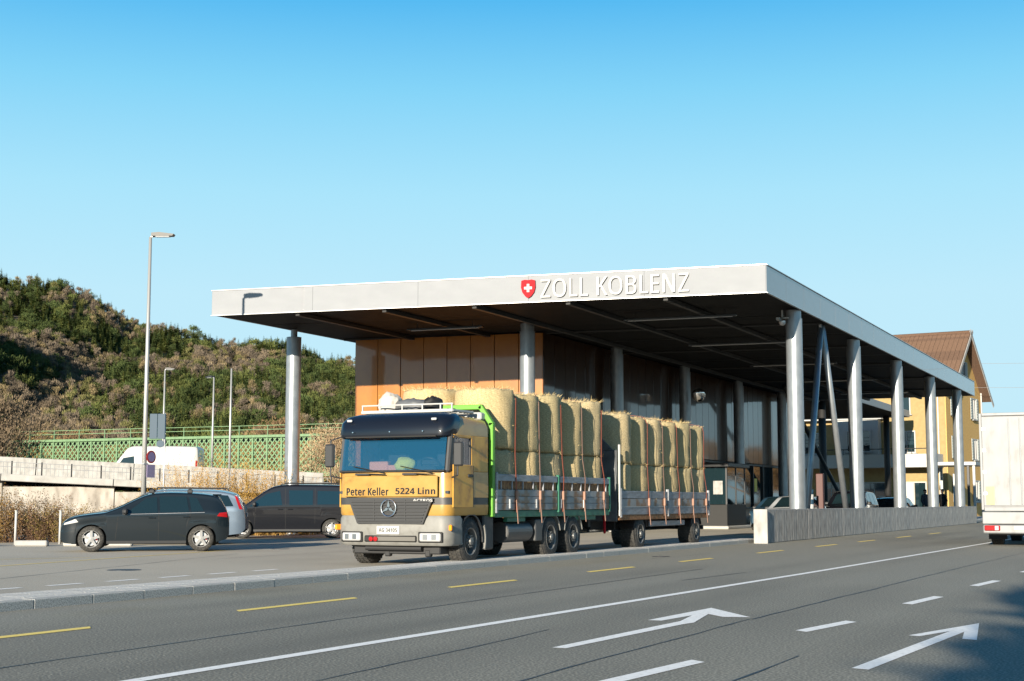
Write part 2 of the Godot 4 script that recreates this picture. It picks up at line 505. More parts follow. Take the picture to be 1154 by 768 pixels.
func build_ground() -> void:
	var st := S()
	quad(st, Vector3(-2600, -0.06, 400), Vector3(2600, -0.06, 400), Vector3(2600, -0.06, -3200), Vector3(-2600, -0.06, -3200), Vector3.UP)
	structure("ground", done(st), M.ground)
	# the road: patches of other asphalt, worn wheel tracks along the lanes
	var big := FastNoiseLite.new()
	big.seed = 4
	big.frequency = 0.05
	big.fractal_octaves = 4
	var fine := FastNoiseLite.new()
	fine.seed = 9
	fine.frequency = 0.5
	var tint := func(p: Vector3) -> Color:
		var k := 1.0 + 0.38 * big.get_noise_2d(p.x * 2.2, p.z * 0.5) + 0.16 * fine.get_noise_2d(p.x * 1.5, p.z * 0.3)
		for lane in [[-7.75, 0.2], [-4.6, 0.22], [-1.5, 0.2]]:
			for sd in [-0.85, 0.85]:
				var d: float = (p.x - lane[0] - sd) / 0.35
				k -= lane[1] * exp(-d * d) * (0.7 + 0.5 * big.get_noise_2d(p.x, p.z * 0.2))
		if p.x < -10.9:
			k += 0.22 * clampf(0.5 + 2.5 * fine.get_noise_2d(p.x * 0.9, p.z * 0.5), 0.0, 1.0)  # blown grit lying in patches by the kerb
		return Color(k, k * (0.995 if p.x > -10.9 else 0.97), k * (0.985 if p.x > -10.9 else 0.9))
	structure("road", sheet(-12.0, 6.5, -110.0, 14.0, 0.0, 0.5, tint), M.asphalt)
	var plain_tint := func(p: Vector3) -> Color:
		var k := 1.0 + 0.2 * big.get_noise_2d(p.x * 2.0, p.z * 0.4)
		return Color(k, k, k)
	structure("road", sheet(-12.0, 6.5, -420.0, -110.0, 0.0, 3.0, plain_tint), M.asphalt)
	# the yard and the lanes under the canopy
	var yard := func(p: Vector3) -> Color:
		var k := 1.0 + 0.3 * big.get_noise_2d(p.x * 1.6 + 60.0, p.z * 1.6) + 0.16 * fine.get_noise_2d(p.x, p.z)
		var band := smoothstep(-19.5, -21.0, p.x + 0.12 * p.z + 3.0)
		k *= lerp(0.86, 1.0, band)
		return Color(k, k, k)
	structure("forecourt", sheet(-64.0, -12.02, -150.0, 14.0, 0.0, 1.0, yard), M.forecourt)

	# raised island between the road and the yard: a granite kerb of single stones and a paved strip
	var kx0 := -11.98
	var island := Node3D.new()
	island.name = "traffic_island"
	add_child(island)
	island.set_meta("kind", "structure")
	var back := [[-46.0, -13.15], [-24.0, -13.05], [-10.0, -13.35], [6.0, -13.6]]
	var core := S()
	var zs := [-45.2, -36.0, -30.0, -24.0, -18.0, -12.0, -6.0, 0.0, 6.0]
	for i in zs.size() - 1:
		var a: float = zs[i]
		var b: float = zs[i + 1]
		var xa := lerp_table(back, a)
		var xb := lerp_table(back, b)
		quad(core, Vector3(kx0 - 0.12, 0.086, a), Vector3(xa, 0.086, a), Vector3(xb, 0.086, b), Vector3(kx0 - 0.12, 0.086, b), Vector3.UP)
		quad(core, Vector3(xa, -0.02, a), Vector3(xa, 0.086, a), Vector3(xb, 0.086, b), Vector3(xb, -0.02, b), Vector3.LEFT)
	part(island, "paving_bed", done(core), M.sett)
	rng.seed = 21
	var z := 5.0
	while z > -45.0:
		var l := rng.randf_range(0.92, 1.06)
		var k := part(island, "kerb_stone", box(Vector3(0.2, 0.19, 1.0), 0.01), M.granite, Vector3(kx0 - 0.1 + rng.randf_range(-0.002, 0.002), 0.012 + rng.randf_range(-0.002, 0.002), z - l / 2.0))
		k.scale = Vector3(1, 1, l - 0.006)
		z -= l
	# rows of small paving slabs on the island, each its own stone
	var slab := [box(Vector3(0.235, 0.06, 0.526), 0.002), box(Vector3(0.235, 0.06, 0.522), 0.002)]
	z = -9.0
	while z > -30.0:
		var xb := lerp_table(back, z)
		var n := 3
		for i in n:
			var x := lerp(kx0 - 0.34, xb + 0.14, float(i) / (n - 1))
			var s := part(island, "paving_slab", slab[rng.randi() % 2], M.sett, Vector3(x, 0.0605 + rng.randf_range(0.0, 0.0004), z))
			s.rotation.y = rng.randf_range(-0.002, 0.002)
			s.scale.x = (absf(xb - kx0) - 0.26) / n / 0.245
		z -= 0.53

	# painted lines
	marking("edge_line", flat_poly([Vector2(-6.68, -6.0), Vector2(-6.54, -6.0), Vector2(-6.19, -17.0), Vector2(-5.94, -25.0), Vector2(-5.47, -45.5), Vector2(-4.9, -75.0), Vector2(-5.04, -75.0), Vector2(-5.6, -45.5), Vector2(-6.07, -25.0), Vector2(-6.33, -17.0)], 0.004), M.white_line)
	var yz := [-6.2, -8.9, -13.75, -18.8, -24.0, -28.9, -34.6, -40.4, -45.8, -52.0, -58.4]
	var ye := [-3.9, -11.35, -16.25, -21.0, -26.2, -31.0, -36.9, -42.8, -48.2, -54.6, -61.0]
	for i in yz.size():
		var xa: float = -9.85 + 0.012 * -yz[i]
		marking("cycle_lane_dash", strip(Vector2(xa, yz[i]), Vector2(xa + 0.04, ye[i]), 0.155, 0.004, 0.08), M.yellow_line)
	for d in [[-3.62, -9.2, -3.45, -10.9], [-3.36, -13.8, -3.17, -15.15], [-3.1, -18.0, -2.97, -19.6], [-2.88, -22.3, -2.75, -23.95], [-2.66, -27.0, -2.54, -28.7], [-2.45, -31.8, -2.33, -33.5], [-2.2, -36.6, -2.1, -38.4], [-3.8, -4.6, -3.72, -6.2]]:
		marking("lane_dash", strip(Vector2(d[0], d[1]), Vector2(d[2], d[3]), 0.15, 0.004, 0.05), M.white_line)
	# lane arrows
	marking("lane_arrow", flat_poly([Vector2(-4.866, -11.389), Vector2(-4.754, -14.453), Vector2(-4.882, -15.236), Vector2(-4.948, -14.417), Vector2(-5.097, -14.430), Vector2(-5.026, -16.403), Vector2(-4.242, -15.240), Vector2(-4.523, -15.168), Vector2(-4.780, -15.492), Vector2(-4.572, -14.326), Vector2(-4.610, -14.103), Vector2(-4.738, -11.377)], 0.004), M.white_line)
	marking("lane_arrow", flat_poly([Vector2(-2.285, -10.893), Vector2(-2.089, -14.390), Vector2(-2.261, -13.723), Vector2(-2.367, -13.778), Vector2(-1.957, -15.436), Vector2(-1.744, -13.561), Vector2(-1.874, -13.615), Vector2(-1.957, -14.358), Vector2(-2.153, -10.844)], 0.004), M.white_line)
	# white dashes and faded yellow lines of the yard
	for i in 9:
		var zz := -11.6 - 1.28 * i
		marking("yard_dash", strip(Vector2(-15.15 + 0.01 * i, zz), Vector2(-15.15 + 0.01 * i, zz - 0.75), 0.13, 0.004), M.white_line)
	marking("parking_line", strip(Vector2(-20.4, -20.2), Vector2(-22.3, -31.4), 0.09, 0.004), M.yellow_line)
	marking("parking_line", strip(Vector2(-23.9, -22.8), Vector2(-22.0, -25.7), 0.07, 0.004), M.yellow_line)
	# tar-filled cracks and joints
	for c in [[-7.9, -4.0, -8.15, -26.0, 0.035, 11], [-4.1, -6.0, -4.2, -15.0, 0.03, 12], [-4.15, -15.0, -3.55, -44.0, 0.035, 13], [-2.95, -7.0, -2.85, -11.6, 0.03, 14], [-5.35, -7.0, -5.6, -13.0, 0.025, 15], [-10.6, -30.0, -10.4, -34.0, 0.02, 16], [-7.2, -22.0, -7.0, -25.0, 0.04, 17], [-14.2, -8.0, -20.5, -29.0, 0.03, 18], [-26.0, -28.0, -17.5, -33.0, 0.03, 19], [-19.0, -26.0, -19.6, -45.0, 0.03, 20]]:
		marking("crack", wandering(Vector2(c[0], c[1]), Vector2(c[2], c[3]), c[4] * 0.7, 0.003, 0.012, c[5]), M.tar)
	for p in [[-17.4, -21.2, 0.3], [-21.6, -32.5, 0.25], [-10.8, -31.5, 0.2]]:
		var cover := S()
		lathe(cover, Vector3.ZERO, Vector3.UP, [[0.002, 0.0], [0.002, p[2] - 0.04], [0.006, p[2] - 0.03], [0.006, p[2]], [-0.01, p[2]]], 24)
		structure("manhole_cover", done(cover), M.plastic, Vector3(p[0], 0.0, p[1]))

# ---------------------------------------------------------------- the customs canopy and its hall
const RX := -11.73
const LX := -31.0
const SOFFIT := 7.77
const TOP := 8.63

func front_z(x: float) -> float:
	return lerpf(-44.6, -42.1, (x - RX) / (LX - RX))

func lettering(parent: Node3D, called: String, text: String, height: float, width: float, depth: float, mat: Material, at: Vector3, basis_: Basis, bold := true) -> MeshInstance3D:
	var f := SystemFont.new()
	f.font_names = PackedStringArray(["Droid Sans"])
	f.font_weight = 700 if bold else 400
	var t := TextMesh.new()
	t.font = f
	t.text = text
	t.font_size = 64
	t.pixel_size = 0.01
	t.depth = 0.1
	t.horizontal_alignment = HORIZONTAL_ALIGNMENT_CENTER
	var box_ := t.get_aabb()
	var o := part(parent, called, t, mat)
	o.transform = Transform3D(basis_ * Basis.from_scale(Vector3(width / box_.size.x, height / box_.size.y, depth / 0.1)), at)
	o.position -= o.basis * Vector3(box_.get_center().x, box_.get_center().y, 0)
	return o

func panel_run(parent: Node3D, called: String, a: Vector3, b: Vector3, n: int, y0: float, y1: float, th: float, gap: float, mats: Array, wobble := 0.0) -> void:
	# n upright panels from a to b, outside to the left of a->b seen from above ... each a mesh of its own
	var d := (b - a) / n
	var l := d.length()
	var m := box(Vector3(l - gap, y1 - y0 - gap, th), 0.008)
	var turn := atan2(-d.z, d.x)
	for i in n:
		var p := part(parent, called, m, mats[i % mats.size()], a + d * (i + 0.5) + Vector3(0, (y0 + y1) / 2.0, 0))
		p.rotation = Vector3(rng.randf_range(-wobble, wobble), turn + rng.randf_range(-wobble, wobble), 0)

func column(at: Vector3, label: String, group: String, neck := 0.9, r := 0.28, top := SOFFIT) -> void:
	var c := thing("support_column", label, "column", at, 0.0, group)
	var st := S(false)
	tube(st, Vector3(0, 0.02, 0), Vector3(0, top - 0.32, 0), r, r, 28, false)
	part(c, "shaft", done(st), M.galvanised)
	st = S()
	tube(st, Vector3(0, top - 0.322, 0), Vector3(0, top - 0.3, 0), r + 0.004, r + 0.004, 28)
	tube(st, Vector3(0, top - 0.3, 0), Vector3(0, top - 0.01, 0), r * neck, r * neck, 24)
	part(c, "neck", done(st), M.galvanised)
	part(c, "base_plate", box(Vector3(r * 2.6, 0.04, r * 2.6), 0.01), M.steel, Vector3(0, 0.02, 0))

func build_canopy() -> void:
	rng.seed = 5
	var cp := thing("customs_canopy", "large flat silver canopy roof lettered ZOLL KOBLENZ on tall round columns", "canopy", Vector3.ZERO)
	var fr := Vector3(RX, 0, -44.6)
	var fl := Vector3(LX, 0, -42.1)
	var br := Vector3(RX, 0, -94.0)
	var bl := Vector3(LX, 0, -94.0)
	# slab: soffit, roof skin and an inner rim set back behind the fascia panels
	var st := S()
	var ins := 0.07
	var q := [fr + Vector3(-ins, 0, -ins), fl + Vector3(ins, 0, -ins), bl + Vector3(ins, 0, ins), br + Vector3(-ins, 0, ins)]
	var ys := SOFFIT + 0.03
	var yt := TOP - 0.03
	quad(st, q[0] + Vector3.UP * yt, q[1] + Vector3.UP * yt, q[2] + Vector3.UP * yt, q[3] + Vector3.UP * yt, Vector3.UP)
	for i in 4:
		var a: Vector3 = q[i]
		var b: Vector3 = q[(i + 1) % 4]
		quad(st, a + Vector3.UP * ys, b + Vector3.UP * ys, b + Vector3.UP * yt, a + Vector3.UP * yt, (b - a).cross(Vector3.UP))
	part(cp, "roof_deck", done(st), M.roofing)
	# soffit of single sheets between the beams
	var nx := 6
	var nz := 16
	for j in nz:
		for i in nx:
			var x0 := lerpf(RX - ins, LX + ins, float(i) / nx)
			var x1 := lerpf(RX - ins, LX + ins, float(i + 1) / nx)
			var za0 := lerpf(front_z(x0) - ins, -93.9, float(j) / nz)
			var za1 := lerpf(front_z(x1) - ins, -93.9, float(j) / nz)
			var zb0 := lerpf(front_z(x0) - ins, -93.9, float(j + 1) / nz)
			var zb1 := lerpf(front_z(x1) - ins, -93.9, float(j + 1) / nz)
			var g := 0.012
			st = S()
			var y := SOFFIT + rng.randf_range(0.015, 0.025)
			quad(st, Vector3(x0 - g, y, za0 - g), Vector3(x1 + g, y, za1 - g), Vector3(x1 + g, y, zb1 + g), Vector3(x0 - g, y, zb0 + g), Vector3.DOWN)
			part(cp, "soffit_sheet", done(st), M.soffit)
	for i in range(1, nx):
		var x := lerpf(RX, LX, float(i) / nx)
		var z0 := front_z(x) - 0.12
		st = S()
		bx(st, Vector3(x, SOFFIT - 0.06, (z0 - 93.8) / 2.0), Vector3(0.16, 0.14, absf(z0 + 93.8)), 0.01)
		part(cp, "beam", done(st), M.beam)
	for j in range(1, 6):
		var d := Vector3(LX - RX, 0, 2.5)
		var c := Vector3((RX + LX) / 2.0, SOFFIT - 0.015, -43.35 - j * 8.6)
		st = S()
		bx(st, c, Vector3(d.length() - 0.4, 0.07, 0.12), 0.01, Basis(Vector3.UP, atan2(-d.z, d.x)))
		part(cp, "cross_beam", done(st), M.beam)
	# fascia panels; a thin shadow lip along the lower edge
	panel_run(cp, "fascia_panel", fr, fl, 5, SOFFIT, TOP, 0.04, 0.003, [M.fascia], 0.0)
	panel_run(cp, "fascia_panel", br, fr, 20, SOFFIT, TOP, 0.04, 0.008, [M.fascia], 0.0012)
	panel_run(cp, "fascia_panel", fl, bl, 20, SOFFIT, TOP, 0.04, 0.008, [M.fascia], 0.0012)
	panel_run(cp, "fascia_panel", bl, br, 8, SOFFIT, TOP, 0.04, 0.008, [M.fascia], 0.0012)
	var u := (fl - fr).normalized()
	var n := Vector3.UP.cross(u) * -1.0
	if n.z < 0:
		n = -n
	var face := Basis(-u, Vector3.UP, n)
	st = S()
	bx(st, (fr + fl) / 2.0 + Vector3(0, SOFFIT - 0.012, 0) + n * 0.012, Vector3((fl - fr).length() + 0.05, 0.03, 0.07), 0.004, face)
	bx(st, (fr + fl) / 2.0 + Vector3(0, TOP + 0.014, 0), Vector3((fl - fr).length() + 0.05, 0.028, 0.1), 0.004, face)
	part(cp, "front_trim", done(st), M.steel)
	st = S()
	bx(st, (fr + br) / 2.0 + Vector3(0.0, TOP + 0.014, 0), Vector3(0.1, 0.028, 49.3), 0.004)
	bx(st, (fr + br) / 2.0 + Vector3(0.012, SOFFIT - 0.012, 0), Vector3(0.07, 0.03, 49.3), 0.004)
	part(cp, "side_trim", done(st), M.steel)
	# the name and the red shield, standing off the fascia
	lettering(cp, "lettering", "ZOLL KOBLENZ", 0.6, 4.9, 0.07, M.letter, fr + u * 4.88 + Vector3(0, 8.18, 0) + n * 0.075, face, false)
	var sh := PackedVector2Array()
	for p in [[-0.235, 0.27], [-0.12, 0.3], [0, 0.285], [0.12, 0.3], [0.235, 0.27], [0.245, 0.05], [0.2, -0.12], [0.1, -0.25], [0, -0.31], [-0.1, -0.25], [-0.2, -0.12], [-0.245, 0.05]]:
		sh.append(Vector2(p[0], p[1]))
	st = S()
	prism(st, sh, fr + u * 7.76 + Vector3(0, 8.2, 0) + n * 0.05, -u, Vector3.UP, 0.05)
	var em := part(cp, "shield", done(st), M.red)
	st = S()
	var cc := fr + u * 7.76 + Vector3(0, 8.22, 0) + n * 0.102
	bx(st, cc, Vector3(0.27, 0.085, 0.012), 0.0, face)
	bx(st, cc, Vector3(0.085, 0.27, 0.0125), 0.0, face)
	part(em, "white_cross", done(st), M.letter)
	# strip luminaires hung below the soffit
	var k := 0
	for l in [[-17.7, -48.04, 4.0], [-18.2, -56.9, 4.1], [-18.3, -66.6, 4.0], [-26.0, -47.4, 3.0], [-18.4, -76.4, 4.0], [-18.4, -86.0, 4.0], [-25.5, -57.0, 0.0]]:
		if l[2] == 0.0:
			continue
		var lm := thing("strip_light", "%s long strip light hung across the dark canopy soffit, counted from the front" % ["first", "second", "third", "short fourth", "fifth", "sixth"][k], "light", Vector3(l[0] + l[2] / 2.0, SOFFIT - 0.2, l[1]), 0.06, "strip lights under the canopy")
		part(lm, "housing", box(Vector3(l[2], 0.06, 0.2), 0.015), M.fitting)
		part(lm, "diffuser", box(Vector3(l[2] - 0.3, 0.03, 0.08), 0.008), M.lamp_glass, Vector3(0, -0.045, 0))
		st = S()
		for s in [-1.0, 1.0]:
			tube(st, Vector3(s * (l[2] / 2.0 - 0.4), 0.03, 0), Vector3(s * (l[2] / 2.0 - 0.4), 0.2, 0), 0.012, 0.012, 6)
		part(lm, "hanger", done(st), M.beam)
		k += 1
	# columns
	var ord := ["first", "second", "third", "fourth", "fifth"]
	var rz := [-49.3, -59.2, -68.8, -78.5, -88.4]
	for i in 5:
		column(Vector3(-12.02, 0, rz[i]), "%s silver column behind the low concrete wall, counted from the wall's front end" % ord[i], "columns along the low wall")
	for i in 5:
		column(Vector3(-21.85, 0, -48.9 - 9.32 * i), "%s silver column beside the hall, counted from its orange front" % ord[i], "columns along the hall")
	column(Vector3(-30.7, 0, -46.9), "silver column rising behind the black van under the canopy's far corner", "columns along the hall", 0.45)
	# braces
	st = S(false)
	tube(st, Vector3(0, 7.7, -53.55), Vector3(0, 0.02, -50.35), 0.115, 0.115, 16)
	var br1 := thing("steel_brace", "inverted V of two thin slanted tubes between the first columns by the wall", "brace", Vector3(-12.05, 0, 0))
	part(br1, "brace_leg", done(st), M.galvanised)
	st = S(false)
	tube(st, Vector3(0, 7.7, -53.75), Vector3(0, 0.02, -57.6), 0.115, 0.115, 16)
	part(br1, "brace_leg", done(st), M.galvanised)
	st = S()
	bx(st, Vector3(0, 7.66, -53.65), Vector3(0.1, 0.2, 0.5), 0.01)
	part(br1, "gusset", done(st), M.steel)
	st = S(false)
	tube(st, Vector3(-20.0, 7.6, -79.5), Vector3(-20.0, 0.02, -97.0), 0.12, 0.12, 14)
	solo("steel_brace", done(st), M.beam, "single dark slanted tube deep under the canopy before the yellow house", "brace")
	# camera on the first column, round mirror in the depth
	var sc := thing("security_camera", "small camera cluster under the roof at the first column", "camera", Vector3(-12.34, 7.4, -49.0))
	st = S()
	lathe(st, Vector3(0, -0.02, 0), Vector3.DOWN, [[0.0, 0.0], [0.0, 0.12], [0.06, 0.12], [0.13, 0.09], [0.17, 0.0]], 14)
	part(sc, "dome", done(st), M.lamp_glass)
	part(sc, "bracket", boxes([[Vector3(0.06, 0.08, 0), Vector3(0.34, 0.06, 0.06)], [Vector3(0, 0.2, 0), Vector3(0.06, 0.32, 0.06)], [Vector3(-0.1, 0.04, 0.1), Vector3(0.12, 0.1, 0.28)]], 0.006), M.pole)
	st = S(false)
	lathe(st, Vector3.ZERO, Vector3(0.3, -0.25, 0.92).normalized(), [[-0.1, 0.0], [-0.08, 0.3], [0.0, 0.33], [0.03, 0.3], [0.08, 0.15], [0.1, 0.0]], 20)
	solo("convex_mirror", done(st), M.chrome, "round convex mirror hanging in the dark under the canopy", "mirror", Vector3(-21.0, 6.3, -67.0))
	for p in [[-21.0, -67.0]]:
		pass

func build_hall() -> void:
	rng.seed = 6
	var h := thing("customs_hall", "hall of glossy orange front panels and dark bronze side panels under the canopy", "building", Vector3.ZERO)
	var a := Vector3(-30.3, 0, -50.8)
	var b := Vector3(-22.35, 0, -51.5)
	var c := Vector3(-22.35, 0, -90.0)
	var d := Vector3(-30.3, 0, -90.0)
	var st := S()
	for e in [[a, b], [b, c], [c, d], [d, a]]:
		var n: Vector3 = (e[1] - e[0]).cross(Vector3.UP)
		var o := -n.normalized() * 0.08
		quad(st, e[0] + o, e[1] + o, e[1] + o + Vector3.UP * 7.74, e[0] + o + Vector3.UP * 7.74, n)
	part(h, "core_wall", done(st), M.dark)
	panel_run(h, "front_panel", b, a, 8, 0.25, 7.74, 0.05, 0.022, [M.orange_panel], 0.002)
	panel_run(h, "side_panel", c, b, 36, 3.4, 7.74, 0.05, 0.022, [M.bronze_panel], 0.003)
	panel_run(h, "rear_panel", a, d, 12, 0.25, 7.74, 0.05, 0.022, [M.bronze_panel], 0.002)
	part(h, "plinth", boxes([[Vector3(-26.3, 0.12, -51.4), Vector3(7.9, 0.24, 0.5)]], 0.01), M.concrete)
	# glazed ground floor along the lane: posts, panes, two doors
	var z := -51.9
	var i := 0
	while z > -89.0:
		part(h, "window_post", box(Vector3(0.12, 3.35, 0.1), 0.008), M.plastic, Vector3(-22.37, 1.69, z))
		var w := part(h, "window", box(Vector3(0.03, 2.3, 1.98), 0.0), M.dark_glass, Vector3(-22.42, 2.1, z - 1.05))
		if i % 4 == 2:
			part(w, "poster", box(Vector3(0.006, 0.75, 0.55), 0.0), M.white if i % 8 == 2 else M.yellow_line, Vector3(0.02, 0.1, 0.3))
		part(h, "window_rail", box(Vector3(0.1, 0.08, 2.0), 0.008), M.plastic, Vector3(-22.37, 0.92, z - 1.05))
		part(h, "apron_panel", box(Vector3(0.06, 0.84, 1.98), 0.005), M.bronze_panel, Vector3(-22.39, 0.45, z - 1.05))
		part(h, "window_rail", box(Vector3(0.1, 0.1, 2.0), 0.008), M.plastic, Vector3(-22.37, 3.32, z - 1.05))
		z -= 2.1
		i += 1
	# glazed control booth in the lanes
	var bo := thing("control_booth", "dark glazed control booth standing in the lane behind the trailer", "booth", Vector3(-20.2, 0, -67.5))
	part(bo, "base", box(Vector3(1.7, 1.0, 3.2), 0.02), M.black, Vector3(0, 0.62, 0))
	part(bo, "island", box(Vector3(2.3, 0.14, 5.0), 0.03), M.granite, Vector3(0, 0.07, 0))
	part(bo, "roof", box(Vector3(2.0, 0.2, 3.6), 0.03), M.plastic, Vector3(0, 2.95, 0))
	for sx in [-1.0, 1.0]:
		for sz in [-1.0, 0.0, 1.0]:
			part(bo, "post", box(Vector3(0.08, 1.75, 0.08), 0.006), M.plastic, Vector3(sx * 0.8, 1.98, sz * 1.52))
		for sz in [-1.0, 1.0]:
			part(bo, "window", box(Vector3(0.02, 1.7, 1.4), 0.0), M.dark_glass, Vector3(sx * 0.8, 1.98, sz * 0.76))
	for sz in [-1.0, 1.0]:
		part(bo, "window", box(Vector3(1.5, 1.7, 0.02), 0.0), M.dark_glass, Vector3(0, 1.98, sz * 1.52))
	part(bo, "notice", box(Vector3(0.45, 0.62, 0.012), 0.0), M.concrete, Vector3(0.4, 1.9, 1.545))
	# lower roof edge deep under the canopy
	var lc := thing("lower_canopy", "lower white-edged roof slab before the yellow house", "canopy", Vector3(0, -0.36, 0))
	lc.scale = Vector3.ONE * 1.3
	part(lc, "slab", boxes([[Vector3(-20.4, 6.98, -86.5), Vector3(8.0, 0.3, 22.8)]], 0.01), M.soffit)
	part(lc, "edge_panel", boxes([[Vector3(-16.37, 6.98, -86.5), Vector3(0.06, 0.42, 22.9)]], 0.01), M.white)
	part(lc, "edge_panel", boxes([[Vector3(-20.4, 6.98, -98.0), Vector3(8.0, 0.42, 0.06)]], 0.01), M.white)
	part(lc, "edge_panel", boxes([[Vector3(-20.4, 6.98, -75.02), Vector3(8.0, 0.42, 0.06)]], 0.01), M.white)
	for zz in [-78.0, -87.0, -96.5]:
		var cs := S(false)
		tube(cs, Vector3(-17.6, 0.28, zz), Vector3(-17.6, 6.8, zz), 0.2, 0.2, 18)
		part(lc, "post", done(cs), M.beam)

func build_wall() -> void:
	# low concrete barrier of single precast units with ribbed faces
	var w := thing("concrete_barrier", "long low ribbed concrete wall along the road below the columns", "wall", Vector3.ZERO)
	rng.seed = 8
	var z := -42.9
	var l := 5.32
	for i in 9:
		var st := S()
		var cx := -11.55
		bx(st, Vector3(cx - 0.02, 0.5, z - l / 2.0), Vector3(0.3, 1.0, l - 0.02), 0.015)
		var n := 60
		for k in n:
			var zz := z - 0.05 - (l - 0.1) * (k + 0.5) / n
			bx(st, Vector3(-11.4205 + rng.randf_range(-0.001, 0.001), 0.49, zz), Vector3(0.007, 0.94, (l - 0.1) / n * rng.randf_range(0.7, 0.9)), 0.003)
		part(w, "barrier_unit", done(st), M.concrete)
		z -= l
	part(w, "end_cap", boxes([[Vector3(-11.57, 0.5, -42.86), Vector3(0.42, 1.02, 0.07)]], 0.01), M.pale_concrete)

# ---------------------------------------------------------------- the yellow house
func window_set(parent: Node3D, at: Vector3, w: float, h: float, turn: float, shutters := false, blinds := false) -> void:
	var f := part(parent, "window", boxes([[Vector3(0, h / 2 - 0.04, 0), Vector3(w, 0.08, 0.1)], [Vector3(0, -h / 2 + 0.04, 0), Vector3(w, 0.08, 0.1)], [Vector3(-w / 2 + 0.04, 0, 0), Vector3(0.08, h - 0.16, 0.1)], [Vector3(w / 2 - 0.04, 0, 0), Vector3(0.08, h - 0.16, 0.1)], [Vector3(0, 0, 0), Vector3(0.06, h - 0.16, 0.08)]], 0.008), M.white, at)
	f.rotation.y = turn
	for s in [-1.0, 1.0]:
		part(f, "pane", box(Vector3(w / 2 - 0.12, h - 0.17, 0.02)), M.white if blinds and s < 0 else M.dark_glass, Vector3(s * (w / 4 - 0.01), 0, -0.01))
	part(f, "sill", box(Vector3(w + 0.2, 0.07, 0.16), 0.01), M.pale_concrete, Vector3(0, -h / 2 - 0.035, 0.06))
	if shutters:
		for s in [-1.0, 1.0]:
			var list := [[Vector3(0, 0, 0), Vector3(w / 2 - 0.02, h, 0.035)]]
			for k in 8:
				list.append([Vector3(0, -h / 2 + h * (k + 0.5) / 8, 0.02), Vector3(w / 2 - 0.14, h / 14, 0.03)])
			part(f, "shutter", boxes(list, 0.004), M.shutter, Vector3(s * (w * 0.75 + 0.02), 0, 0.05))

